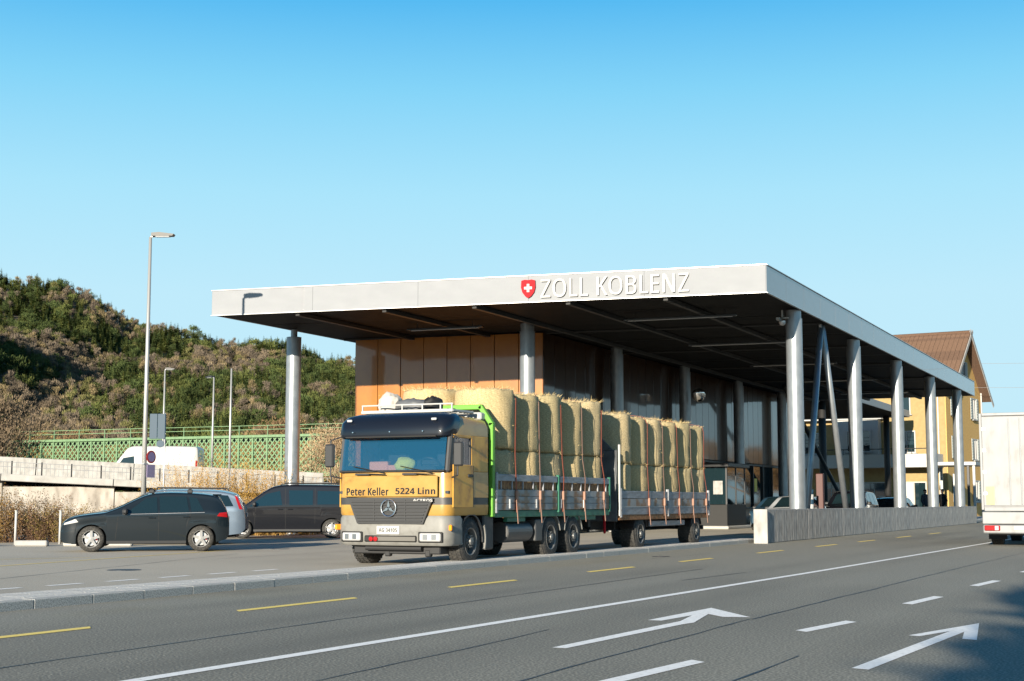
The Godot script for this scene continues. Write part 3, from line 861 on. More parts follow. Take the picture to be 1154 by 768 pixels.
func build_house() -> void:
	M.yellow_wall = grained([[0.0, Color(0.255, 0.18, 0.075)], [0.5, Color(0.285, 0.205, 0.09)], [1.0, Color(0.31, 0.225, 0.1)]], 0.9, 0.0, Vector3.ONE * 0.3, 0.03, 0.3, 31, true)
	M.ochre_wall = grained([[0.0, Color(0.42, 0.25, 0.08)], [0.5, Color(0.5, 0.31, 0.1)], [1.0, Color(0.55, 0.35, 0.12)]], 0.9, 0.0, Vector3.ONE * 0.4, 0.04, 0.5, 32, true)
	M.tile = grained([[0.0, Color(0.05, 0.03, 0.02)], [0.5, Color(0.1, 0.056, 0.034)], [1.0, Color(0.16, 0.095, 0.06)]], 0.9, 0.0, Vector3.ONE * 0.6, 0.05, 0.8, 33, true)
	M.tile_b = grained([[0.0, Color(0.07, 0.042, 0.026)], [0.5, Color(0.125, 0.07, 0.042)], [1.0, Color(0.18, 0.11, 0.068)]], 0.9, 0.0, Vector3.ONE * 0.6, 0.05, 0.8, 34, true)
	M.shutter = plain(Color(0.3, 0.32, 0.3), 0.6)
	rng.seed = 12
	var h := thing("yellow_house", "yellow house with steep brown tiled roof and white balcony beyond the canopy", "house", Vector3(0, -0.36, 0))
	# the house stands a little askew to the road; its near gable corner is the pivot
	h.basis = Basis(Vector3.UP, -0.12) * Basis.from_scale(Vector3.ONE * 1.3)
	h.position = Vector3(-18.7, -0.36, -130.0) - h.basis * Vector3(-13.7, 0, -100.0)
	var gx := -13.7
	var wx := -36.0
	var zf := -100.0
	var zb := -109.4
	var zr := -104.7
	var eave := 9.0
	var ridge := 12.9
	part(h, "wall", boxes([[Vector3((gx + wx) / 2, eave / 2, (zf + zb) / 2), Vector3(gx - wx, eave, zf - zb)]], 0.0), M.yellow_wall)
	# gable wall facing the road, a thin skin with its triangle
	var st := S()
	prism(st, PackedVector2Array([Vector2(zf - 0.003, 0), Vector2(zb, 0), Vector2(zb, eave), Vector2(zr, ridge - 0.25), Vector2(zf - 0.003, eave)]), Vector3(gx + 0.002, 0, 0), Vector3(0, 0, 1), Vector3.UP, -0.06)
	part(h, "gable_wall", done(st), M.ochre_wall)
	# roof: two slabs and rows of tiles on the slope that faces the yard
	var over := 0.7
	var sl := (ridge - eave) / (zf - zr)
	st = S()
	for s in [1.0, -1.0]:
		var ze: float = zr + s * (absf(zf - zr) + 0.55)
		var ye := ridge - sl * (absf(zf - zr) + 0.55)
		var n := Vector3(0, 1, s * sl).normalized()
		var p := [Vector3(gx + over, ridge, zr), Vector3(wx, ridge, zr), Vector3(wx, ye, ze), Vector3(gx + over, ye, ze)]
		quad(st, p[0], p[1], p[2], p[3], n)
		quad(st, p[0] - n * 0.2, p[1] - n * 0.2, p[2] - n * 0.2, p[3] - n * 0.2, -n)
		quad(st, p[0], p[3], p[3] - n * 0.2, p[0] - n * 0.2, Vector3.RIGHT)
		quad(st, p[2], p[3], p[3] - n * 0.2, p[2] - n * 0.2, Vector3(0, 0, s))
	var roof := part(h, "roof", done(st), M.tile)
	var slope := Vector3(0, -sl, 1).normalized()
	var up := Vector3(0, 1, sl).normalized()
	var rows := 24
	var len_ := Vector2(5.25, sl * 5.25).length()
	for r in rows:
		# each course of tiles is one row of small boards, far too fine to pick apart singly
		st = S()
		var c := Vector3(0, ridge, zr) + slope * (len_ * (r + 0.5) / rows) + up * 0.035
		var x := gx + over - 0.02
		while x > wx + 0.3:
			bx(st, c + Vector3(x - 0.16, rng.randf_range(-0.012, 0.012), 0), Vector3(0.3, 0.05, len_ / rows + 0.05), 0.0, Basis(Vector3.RIGHT, atan(sl) + 0.06))
			x -= 0.32
		var tr := part(roof, "tile_course", done(st), M.tile if rng.randf() < 0.5 else M.tile_b)
		tr.set_meta("kind", "stuff")
	st = S(false)
	tube(st, Vector3(gx + over, ridge + 0.04, zr), Vector3(wx, ridge + 0.04, zr), 0.13, 0.13, 10)
	part(roof, "ridge_tiles", done(st), M.tile)
	part(roof, "verge_board", boxes([[Vector3.ZERO, Vector3(0.05, 0.26, 7.7)]], 0.01), M.pale_concrete, Vector3(gx + over + 0.03, ridge - sl * 2.62 - 0.16, zr + 2.62)).rotation.x = atan(sl)
	part(roof, "verge_board", boxes([[Vector3.ZERO, Vector3(0.05, 0.26, 7.7)]], 0.01), M.pale_concrete, Vector3(gx + over + 0.03, ridge - sl * 2.62 - 0.16, zr - 2.62)).rotation.x = -atan(sl)
	# windows of the lit front
	for x in [-16.6, -19.4, -22.4]:
		window_set(h, Vector3(x, 7.72, zf + 0.03), 1.25, 1.25, 0.0, false, true)
	for x in [-16.3, -22.9, -26.0]:
		window_set(h, Vector3(x, 5.25, zf + 0.03), 1.2, 1.5, 0.0)
	for x in [-15.9, -18.6, -21.6, -24.6]:
		window_set(h, Vector3(x, 1.7, zf + 0.03), 1.7, 1.8, 0.0, false, x == -15.9)
	# gable windows with shutters
	for y in [2.0, 4.9, 7.75]:
		for z in [-102.0, -107.2]:
			window_set(h, Vector3(gx + 0.08, y, z), 1.05, 1.5, PI / 2, true)
	window_set(h, Vector3(gx + 0.08, 10.3, -104.7), 0.9, 1.2, PI / 2, true)
	# the white bay and the long balcony
	part(h, "bay", boxes([[Vector3(-19.5, 5.2, zf + 0.3), Vector3(2.9, 3.2, 0.62)]], 0.01), M.white)
	window_set(h, Vector3(-19.4, 5.35, zf + 0.64), 1.7, 1.5, 0.0)
	part(h, "bay_roof", boxes([[Vector3(-21.0, 6.88, zf + 0.32), Vector3(6.4, 0.14, 0.8)]], 0.01), M.white)
	var bal := part(h, "balcony", boxes([[Vector3(-20.2, 3.62, zf + 0.85), Vector3(12.6, 0.2, 1.66)], [Vector3(-20.2, 4.05, zf + 1.64), Vector3(12.6, 0.68, 0.09)], [Vector3(-13.95, 4.05, zf + 0.8), Vector3(0.09, 0.68, 1.58)]], 0.008), M.white)
	st = S()
	tube(st, Vector3(-26.4, 4.75, zf + 1.64), Vector3(-13.95, 4.75, zf + 1.64), 0.03, 0.03, 8)
	for k in 9:
		tube(st, Vector3(-26.3 + 1.54 * k, 4.38, zf + 1.64), Vector3(-26.3 + 1.54 * k, 4.75, zf + 1.64), 0.02, 0.02, 6)
	part(bal, "handrail", done(st), M.plastic)
	part(h, "downpipe", boxes([[Vector3(-14.15, 4.5, zf + 0.07), Vector3(0.1, 9.0, 0.1)]], 0.02), M.white)
	part(h, "downpipe", boxes([[Vector3(-13.55, 4.5, zb + 0.3), Vector3(0.1, 9.0, 0.1)]], 0.02), M.white)
	# small white porch before the gable corner
	var po := thing("white_porch", "small flat white porch on slim posts at the house corner", "porch", Vector3(-17.4, 0, -124.0))
	po.scale = Vector3.ONE * 1.25
	part(po, "roof", box(Vector3(2.9, 0.22, 4.4), 0.02), M.white, Vector3(0.3, 3.45, 0))
	for p in [[-1.0, 2.0], [1.6, 2.0], [1.6, -2.0], [1.25, 2.02], [-1.0, -2.0]]:
		part(po, "post", box(Vector3(0.16, 3.3, 0.16), 0.015), M.white if p[0] != 1.25 else M.plastic, Vector3(p[0], 1.68, p[1]))
	part(po, "screen_panel", box(Vector3(0.6, 2.6, 0.06), 0.01), M.white, Vector3(0.6, 1.5, 2.0))
	structure("house_pavement", box(Vector3(10.0, 0.18, 26.0), 0.03), M.granite, Vector3(-16.95, 0.09, -99.5))

# ---------------------------------------------------------------- lamps, signs, posts
func lamp_post(at: Vector3, h: float, arm: float, turn: float, label: String, r := 0.08) -> void:
	var t := thing("street_lamp", label, "street lamp", at, turn, "lamp posts")
	var st := S(false)
	tube(st, Vector3.ZERO, Vector3(0, h, 0), r, r * 0.55, 14)
	part(t, "post", done(st), M.pole)
	part(t, "door", box(Vector3(0.09, 0.4, 0.02), 0.004), M.steel, Vector3(0, 0.9, r * 0.95))
	if arm > 0.0:
		st = S()
		bx(st, Vector3(arm * 0.5, h + 0.03, 0), Vector3(arm, 0.05, 0.05), 0.01, Basis(Vector3.BACK, 0.06))
		part(t, "arm", done(st), M.pole)
		st = S()
		prism(st, PackedVector2Array([Vector2(0.05, 0.0), Vector2(arm, 0.0), Vector2(arm + 0.04, 0.06), Vector2(arm * 0.4, 0.12), Vector2(0.05, 0.1)]), Vector3(0, h + 0.02, -0.13), Vector3.RIGHT, Vector3.UP, 0.26)
		var hd := part(t, "lamp_head", done(st), M.plastic)
		part(hd, "lens", box(Vector3(arm * 0.6, 0.02, 0.2), 0.004), M.lamp_glass, Vector3(arm * 0.55, h + 0.008, 0))

func build_street() -> void:
	lamp_post(Vector3(-29.43, 0, -36.67), 9.55, 0.72, 0.41, "tall grey street lamp behind the dark hatchback, nearest and highest of the lamps", 0.085)
	lamp_post(Vector3(-53.9, 2.0, -68.8), 6.9, 0.55, 0.43, "thin far lamp post beside the blue sign back", 0.075)
	lamp_post(Vector3(-51.3, 2.0, -70.0), 6.45, 0.6, 2.9, "thin far lamp post with its arm pointing towards the hill", 0.075)
	lamp_post(Vector3(-56.3, 2.0, -78.7), 7.9, 0.0, 0.0, "bare white far mast without an arm", 0.09)
	# direction sign seen from behind
	M.sign_back = plain(Color(0.01, 0.038, 0.068), 0.6)
	var s := thing("direction_sign", "dark blue back of a tall direction sign on thin posts", "sign", Vector3(-31.9, 0, -40.4), 0.43)
	for k in 2:
		part(s, "sign_panel", box(Vector3(0.26, 0.86, 0.03), 0.008), M.sign_back, Vector3(-0.14 + 0.27 * k, 3.8, 0))
	var st := S(false)
	tube(st, Vector3(0.24, 0, -0.06), Vector3(0.24, 4.25, -0.06), 0.03, 0.03, 10)
	part(s, "post", done(st), M.steel)
	part(s, "bracket", box(Vector3(0.55, 0.05, 0.03), 0.005), M.steel, Vector3(0, 3.55, -0.03))
	st = S()
	lathe(st, Vector3(0.1, 3.2, -0.02), Vector3.BACK, [[-0.01, 0.0], [-0.01, 0.13], [0.01, 0.13], [0.01, 0.0]], 20)
	part(s, "small_disc", done(st), M.sign_back)
	var r := thing("traffic_sign", "round sign with a plate below it, seen edgewise beside the lamp post", "sign", Vector3(-29.33, 0, -36.73), 1.5)
	st = S()
	lathe(st, Vector3(0.13, 2.62, 0), Vector3.BACK, [[-0.012, 0.0], [-0.012, 0.2], [0.012, 0.2], [0.012, 0.0]], 24)
	part(r, "disc", done(st), M.red_lens)
	st = S()
	lathe(st, Vector3(0.13, 2.62, 0.013), Vector3.BACK, [[0.0, 0.0], [0.0, 0.0], [0.002, 0.15], [0.002, 0.0]], 24)
	part(r, "disc_face", done(st), plain(Color(0.2, 0.16, 0.3), 0.4))
	part(r, "plate", box(Vector3(0.36, 0.4, 0.02), 0.004), plain(Color(0.26, 0.22, 0.34), 0.5), Vector3(0.13, 2.18, 0))
	part(r, "clamp", box(Vector3(0.2, 0.05, 0.1), 0.006), M.steel, Vector3(-0.08, 2.4, -0.05))
	# marker posts and kerb blocks by the hedge
	for p in [[-30.75, -32.65, "white marker post in the hedge at the yard's outer edge"], [-29.93, -33.57, "white marker post beside the dark hatchback's nose"]]:
		var m := thing("marker_post", p[2], "post", Vector3(p[0], 0, p[1]), 0.0, "white marker posts")
		st = S(false)
		tube(st, Vector3(0, 0, 0), Vector3(0, 0.96, 0), 0.035, 0.035, 10)
		part(m, "shaft", done(st), M.white)
		part(m, "cap", box(Vector3(0.075, 0.03, 0.075), 0.01), M.white, Vector3(0, 0.97, 0))
	for p in [[-29.25, -31.7, 0.9, "short pale concrete kerb block beside the hedge"], [-31.0, -30.9, 1.9, "dark weathered kerb block at the picture edge before the hedge"], [-27.6, -32.5, 1.9, "long kerb block under the dark hatchback's nose"]]:
		var kb := solo("kerb_block", box(Vector3(p[2], 0.16, 0.22), 0.03), M.pale_concrete if p[2] < 1.0 else M.granite, p[3], "kerb", Vector3(p[0], 0.08, p[1]), "kerb blocks")
		kb.rotation.y = 0.43
	var bl := thing("crossing_barrier_post", "blue and white ringed post with a brown post behind the low wall", "post", Vector3(-13.3, 0, -56.6))
	for k in 9:
		st = S(false)
		tube(st, Vector3(0, 0.19 * k, 0), Vector3(0, 0.19 * (k + 1), 0), 0.13, 0.13, 14, k == 8)
		part(bl, "ring", done(st), M.sign_back if k % 2 == 0 else M.white)
	part(bl, "brown_post", box(Vector3(0.28, 2.35, 0.28), 0.02), plain(Color(0.07, 0.026, 0.022), 0.6), Vector3(0.1, 1.17, -1.3))
	# two overhead cables against the sky
	for k in 2:
		st = S()
		var y0: float = [14.4, 12.2][k]
		var last := Vector3.ZERO
		for i in 13:
			var f := i / 12.0
			var p := Vector3(lerpf(-30.0, 60.0, f), y0 - 1.2 * sin(PI * f), -140.0 + 6.0 * f)
			if i > 0:
				tube(st, last, p, 0.014, 0.014, 5, false)
			last = p
		solo("overhead_cable", done(st), M.steel, "%s of two thin cables in the sky beside the yellow house" % ["upper", "lower"][k], "cable", Vector3.ZERO, "overhead cables")

# ---------------------------------------------------------------- ramp, lattice bridge
func build_bridges() -> void:
	# embankment road with a weathered retaining wall, edge beam and thin railing
	var a := Vector3(-63.1, 0, -29.5)
	var b := Vector3(-31.5, 0, -51.0)
	var d := (b - a).normalized()
	var n := Vector3(-d.z, 0, d.x)
	if n.z < 0:
		n = -n
	var len_ := (b - a).length()
	var ya := 3.55     # top of the edge beam, falling towards the hall
	var yb := 1.72
	var lean := Basis(d, Vector3.UP, -n).orthonormalized() * Basis(Vector3.BACK, atan2(yb - ya, len_))
	# road surface behind the beam
	var st := S()
	var far := -n * 46.0
	var qa := a - n * 0.4 + Vector3(0, ya - 0.2, 0)
	var qb := b - n * 0.4 + Vector3(0, yb - 0.2, 0)
	quad(st, qa, qb, qb + far, qa + far, Vector3.UP)
	structure("ramp_road", done(st), M.concrete)
	var w := thing("retaining_wall", "weathered pale concrete retaining wall with edge beam behind the parked cars", "wall", Vector3.ZERO)
	var units := 9
	for i in units:
		var f := (i + 0.5) / units
		var c := a.lerp(b, f)
		var y := lerpf(ya, yb, f)
		var l := len_ / units
		st = S()
		bx(st, c + Vector3(0, (y - 0.4) / 2.0, 0) - n * 0.2, Vector3(l - 0.03, y - 0.4, 0.4), 0.01, Basis(d, Vector3.UP, -n))
		part(w, "wall_panel", done(st), M.old_concrete)
		st = S()
		bx(st, c + Vector3(0, y - 0.14, 0) + n * 0.05, Vector3(l - 0.02, 0.27, 0.8), 0.02, lean)
		part(w, "edge_beam", done(st), M.pale_concrete)
	var r := thing("metal_railing", "thin dark metal railing on the pale ramp edge", "railing", Vector3.ZERO)
	var posts := 34
	for i in posts + 1:
		var f := float(i) / posts
		part(r, "post", box(Vector3(0.04, 0.62, 0.04), 0.0), M.plastic, a.lerp(b, f) + n * 0.3 + Vector3(0, lerpf(ya, yb, f) + 0.2, 0))
	for h in [0.46, 0.28]:
		st = S()
		tube(st, a + n * 0.3 + Vector3(0, ya + h, 0), b + n * 0.3 + Vector3(0, yb + h, 0), 0.013, 0.013, 6)
		part(r, "rail", done(st), M.steel)
	st = S()
	for i in posts * 7:
		var f := float(i) / (posts * 7)
		bx(st, a.lerp(b, f) + n * 0.3 + Vector3(0, lerpf(ya, yb, f) + 0.2, 0), Vector3(0.012, 0.5, 0.012))
	part(r, "infill_bars", done(st), M.steel).set_meta("kind", "stuff")
	# parapet on the far side of the ramp
	var pw := thing("parapet_wall", "grey concrete parapet beyond the railing hiding the white van's wheels", "wall", Vector3.ZERO)
	for i in units:
		var f := (i + 0.5) / units
		var c := a.lerp(b, f) - n * 8.5
		st = S()
		bx(st, c + Vector3(0, lerpf(ya, yb, f) + 0.22, 0), Vector3(len_ / units - 0.03, 1.25, 0.35), 0.02, lean)
		part(pw, "parapet_unit", done(st), M.concrete)

	# green lattice girder bridge over the river
	M.green_steel = grained([[0.0, Color(0.085, 0.15, 0.075)], [0.5, Color(0.115, 0.2, 0.1)], [1.0, Color(0.145, 0.23, 0.125)]], 0.55, 0.0, Vector3.ONE * 0.4, 0.03, 0.0, 35, true)
	var g := thing("lattice_bridge", "pale green steel lattice girder bridge with railing in front of the wooded hill", "bridge", Vector3(-103.0, 3.75, -107.6))
	var pw_ := 1.5
	var ph := 3.2
	st = S()
	for k in range(-7, 4):
		for s in [-1.0, 1.0]:
			# diagonals clipped to the panel
			var x0 := k * 0.5 + (0.25 if s > 0 else 0.25)
			var p := []
			for i in 25:
				var y := ph * i / 24.0
				var x: float = x0 + y * 0.86 if s > 0 else pw_ - (x0 + y * 0.86)
				if x > 0.02 and x < pw_ - 0.02:
					p.append(Vector2(x, y))
			if p.size() > 1:
				var pa: Vector2 = p[0]
				var pb: Vector2 = p[p.size() - 1]
				var dd := pb - pa
				bx(st, Vector3((pa.x + pb.x) / 2, (pa.y + pb.y) / 2, 0.03 * s), Vector3(dd.length() + 0.05, 0.11, 0.03), 0.0, Basis(Vector3.BACK, atan2(dd.y, dd.x)))
	var lat := done(st)
	var post := box(Vector3(0.16, ph + 0.1, 0.2), 0.01)
	var cnt := 50
	for i in cnt:
		part(g, "lattice_panel", lat, M.green_steel, Vector3(i * pw_, 0, 0))
		part(g, "upright", post, M.green_steel, Vector3(i * pw_, ph / 2, 0.02))
		if i % 2 == 0:
			part(g, "railing_post", box(Vector3(0.07, 0.85, 0.07), 0.0), M.green_steel, Vector3(i * pw_, ph + 0.6, 0))
	part(g, "top_chord", box(Vector3(cnt * pw_, 0.24, 0.5), 0.02), M.green_steel, Vector3(cnt * pw_ / 2, ph + 0.05, 0))
	part(g, "bottom_chord", box(Vector3(cnt * pw_, 0.3, 0.5), 0.02), M.green_steel, Vector3(cnt * pw_ / 2, -0.12, 0))
	part(g, "deck", box(Vector3(cnt * pw_, 0.25, 4.0), 0.02), M.beam, Vector3(cnt * pw_ / 2, ph - 0.1, -2.4))
	for y in [0.65, 1.0]:
		part(g, "rail", box(Vector3(cnt * pw_, 0.05, 0.05), 0.0), M.green_steel, Vector3(cnt * pw_ / 2, ph + y, 0))
	# brick abutment tower at its outer end
	M.brick = grained([[0.0, Color(0.16, 0.07, 0.045)], [0.5, Color(0.3, 0.15, 0.1)], [1.0, Color(0.4, 0.24, 0.17)]], 0.95, 0.0, Vector3.ONE * 0.5, 0.06, 1.0, 36, true)
	var br := thing("stone_abutment", "reddish stone pier at the outer end of the green bridge", "pier", Vector3(-105.2, 0, -107.2))
	rng.seed = 14
	for j in 12:
		for i in 3:
			var wv := 1.3
			part(br, "stone_block", box(Vector3(wv - 0.03, 0.66, 1.9), 0.05), M.brick, Vector3((i - 1) * wv + (0.35 if j % 2 == 0 else -0.2), 0.34 + j * 0.69, rng.randf_range(-0.04, 0.04)))
	part(br, "cap", box(Vector3(5.0, 0.35, 2.4), 0.06), M.brick, Vector3(0, 8.5, 0))
	# water of the river below the bridge
	st = S()
	quad(st, Vector3(-420, -0.03, -100), Vector3(-52, -0.03, -100), Vector3(-52, -0.03, -330), Vector3(-420, -0.03, -330), Vector3.UP)
	structure("water", done(st), plain(Color(0.03, 0.05, 0.05), 0.12))

# ---------------------------------------------------------------- cars
# A car stands on y = 0 with its nose towards +x; z is across. Its outline is given as tables over x.
func car_width(s: Dictionary, x: float) -> float:
	var w: float = s.w
	var f: float = clampf((x - (s.front - s.nose)) / s.nose, 0.0, 1.0)
	var r: float = clampf(((s.rear + s.tail) - x) / s.tail, 0.0, 1.0)
	return w * (1.0 - s.nose_in * f * f * f - s.tail_in * r * r * r)

func car_low(s: Dictionary, x: float) -> float:
	var y := lerp_table(s.low, x)
	for ax in s.axles:
		var d: float = absf(x - ax)
		if d < s.arch:
			y = maxf(y, s.wheel_r + sqrt(s.arch * s.arch - d * d) * 0.97)
	return y

func car_half(s: Dictionary, x: float, y: float) -> float:
	# half width of the body at (x, y), without the rounding at the top
	var w := car_width(s, x)
	var b := smooth_table(s.belt, x)
	if y <= b:
		var t: float = clampf((b - y) / 0.75, 0.0, 1.0)
		return w * (1.0 - s.tuck * t * t) - 0.012 * exp(-pow((y - b + 0.16) / 0.05, 2.0))
	return w - s.tumble * (y - b)

func car_body(s: Dictionary) -> ArrayMesh:
	var xs := []
	var n := 84
	for i in n + 1:
		xs.append(lerpf(s.rear, s.front, float(i) / n))
	for ax in s.axles:
		for k in 17:
			xs.append(ax + s.arch * cos(PI * k / 16.0) * (1.0 if k != 0 and k != 16 else 1.0005))
	for e in [0.01, 0.03, 0.07]:
		xs.append(s.front - e)
		xs.append(s.rear + e)
	xs.sort()
	var rings := []
	for x in xs:
		var lo := car_low(s, x)
		var up := smooth_table(s.up, x)
		var r: float = minf(s.round, (up - lo) * 0.4)
		var crown: float = s.crown
		var ring := []
		var yt := up - crown - r
		var b: float = clampf(smooth_table(s.belt, x), lo + 0.02, yt)
		for k in 8:
			var y := lerpf(lo, b, k / 7.0)
			ring.append(Vector3(x, y, car_half(s, x, y)))
		for k in range(1, 6):
			var y := lerpf(b, yt, k / 5.0)
			ring.append(Vector3(x, y, car_half(s, x, y)))
		var wt := car_half(s, x, yt)
		for k in range(1, 6):
			var a := PI / 2 * k / 5.0
			ring.append(Vector3(x, yt + r * sin(a), wt - r * (1.0 - cos(a))))
		for k in range(1, 6):
			var z := (wt - r) * (1.0 - k / 5.0)
			var q: float = z / maxf(wt - r, 0.01)
			ring.append(Vector3(x, up - crown * q * q, z))
		var full := []
		for p in ring:
			full.append(p)
		for k in range(ring.size() - 2, -1, -1):
			full.append(Vector3(ring[k].x, ring[k].y, -ring[k].z))
		rings.append(full)
	var st := S(false)
	var m: int = rings[0].size()
	for i in rings.size() - 1:
		for k in m - 1:
			var c: Vector3 = rings[i][k]
			var out := Vector3(0, c.y - 0.55, c.z)
			quad(st, rings[i][k], rings[i][k + 1], rings[i + 1][k + 1], rings[i + 1][k], out)
	st.set_smooth_group(-1)
	for e in [0, rings.size() - 1]:
		var nrm := Vector3.LEFT if e == 0 else Vector3.RIGHT
		for k in m / 2:
			quad(st, rings[e][k], rings[e][k + 1], rings[e][m - 2 - k], rings[e][m - 1 - k], nrm)
	return done(st)

func side_patch(s: Dictionary, q: Array, side: float, lift: float, nx := 8, ny := 6) -> ArrayMesh:
	# a sheet on the flank: q holds four corners (x, y) in order round the patch
	var st := S(false)
	var g := []
	for i in nx + 1:
		var row := []
		for j in ny + 1:
			var a := Vector2(q[0][0], q[0][1]).lerp(Vector2(q[1][0], q[1][1]), float(i) / nx)
			var b := Vector2(q[3][0], q[3][1]).lerp(Vector2(q[2][0], q[2][1]), float(i) / nx)
			var p := a.lerp(b, float(j) / ny)
			row.append(Vector3(p.x, p.y, side * (car_half(s, p.x, p.y) + lift)))
		g.append(row)
	for i in nx:
		for j in ny:
			quad(st, g[i][j], g[i + 1][j], g[i + 1][j + 1], g[i][j + 1], Vector3(0, 0.2, side))
	return done(st)

func top_patch(s: Dictionary, x0: float, x1: float, w0: float, w1: float, lift: float) -> ArrayMesh:
	# a sheet on the upper skin between two stations (windscreen, rear window)
	var st := S(false)
	var g := []
	for i in 9:
		var x := lerpf(x0, x1, i / 8.0)
		var w := lerpf(w0, w1, i / 8.0)
		var row := []
		for j in 9:
			var z := lerpf(-w, w, j / 8.0)
			var wt: float = car_half(s, x, smooth_table(s.up, x) - s.crown - s.round) - s.round
			var q := z / maxf(wt, 0.01)
			row.append(Vector3(x, smooth_table(s.up, x) - s.crown * q * q + lift, z))
		g.append(row)
	for i in 8:
		for j in 8:
			quad(st, g[i][j], g[i + 1][j], g[i + 1][j + 1], g[i][j + 1], Vector3.UP)
	return done(st)

func car_wheel(parent: Node3D, at: Vector3, r: float, side: float, rim_mat: Material, caliper := false) -> void:
	var key := "tyre%s" % r
	var w := 0.21
	if not mesh_cache.has(key):
		var st := S(false)
		lathe(st, Vector3.ZERO, Vector3.BACK, [[-w / 2, r * 0.66], [-w / 2 - 0.004, r * 0.8], [-w / 2 + 0.02, r * 0.96], [-w / 2 + 0.05, r], [w / 2 - 0.05, r], [w / 2 - 0.02, r * 0.96], [w / 2 + 0.004, r * 0.8], [w / 2, r * 0.66]], 32)
		mesh_cache[key] = done(st)
		var ri := r * 0.68
		st = S()
		lathe(st, Vector3.ZERO, Vector3.BACK, [[-w / 2 + 0.02, ri * 0.97], [w / 2 - 0.02, ri * 0.95], [w / 2 - 0.004, ri], [w / 2 - 0.002, ri * 0.95], [w / 2 - 0.03, ri * 0.9]], 28)
		for k in 5:
			var a := TAU * k / 5.0 + 0.3
			var u := Vector3(cos(a), sin(a), 0)
			var v := Vector3(-sin(a), cos(a), 0)
			prism(st, PackedVector2Array([Vector2(0.02, -0.035), Vector2(ri * 0.95, -0.028), Vector2(ri * 0.95, 0.028), Vector2(0.02, 0.035)]), Vector3(0, 0, w / 2 - 0.055), u, v, 0.035)
		lathe(st, Vector3.ZERO, Vector3.BACK, [[w / 2 - 0.05, 0.07], [w / 2 - 0.015, 0.065], [w / 2 - 0.01, 0.0]], 16)
		mesh_cache[key + "rim"] = done(st)
		st = S()
		lathe(st, Vector3.ZERO, Vector3.BACK, [[0.0, ri * 0.97], [0.0, 0.0]], 24)
		mesh_cache[key + "back"] = done(st)
		st = S()
		lathe(st, Vector3.ZERO, Vector3.BACK, [[w / 2 - 0.09, ri * 0.75], [w / 2 - 0.085, ri * 0.75], [w / 2 - 0.085, 0.05]], 24)
		mesh_cache[key + "disc"] = done(st)
	var o := part(parent, "wheel", mesh_cache[key], M.rubber, at)
	if side < 0:
		o.rotation.y = PI
	part(o, "rim", mesh_cache[key + "rim"], rim_mat)
	part(o, "wheel_back", mesh_cache[key + "back"], M.black)
	part(o, "brake_disc", mesh_cache[key + "disc"], M.steel)
	if caliper:
		part(o, "brake_caliper", box(Vector3(0.05, 0.11, 0.04), 0.012), M.red_lens, Vector3(-0.125 * side, 0.02, w / 2 - 0.08))

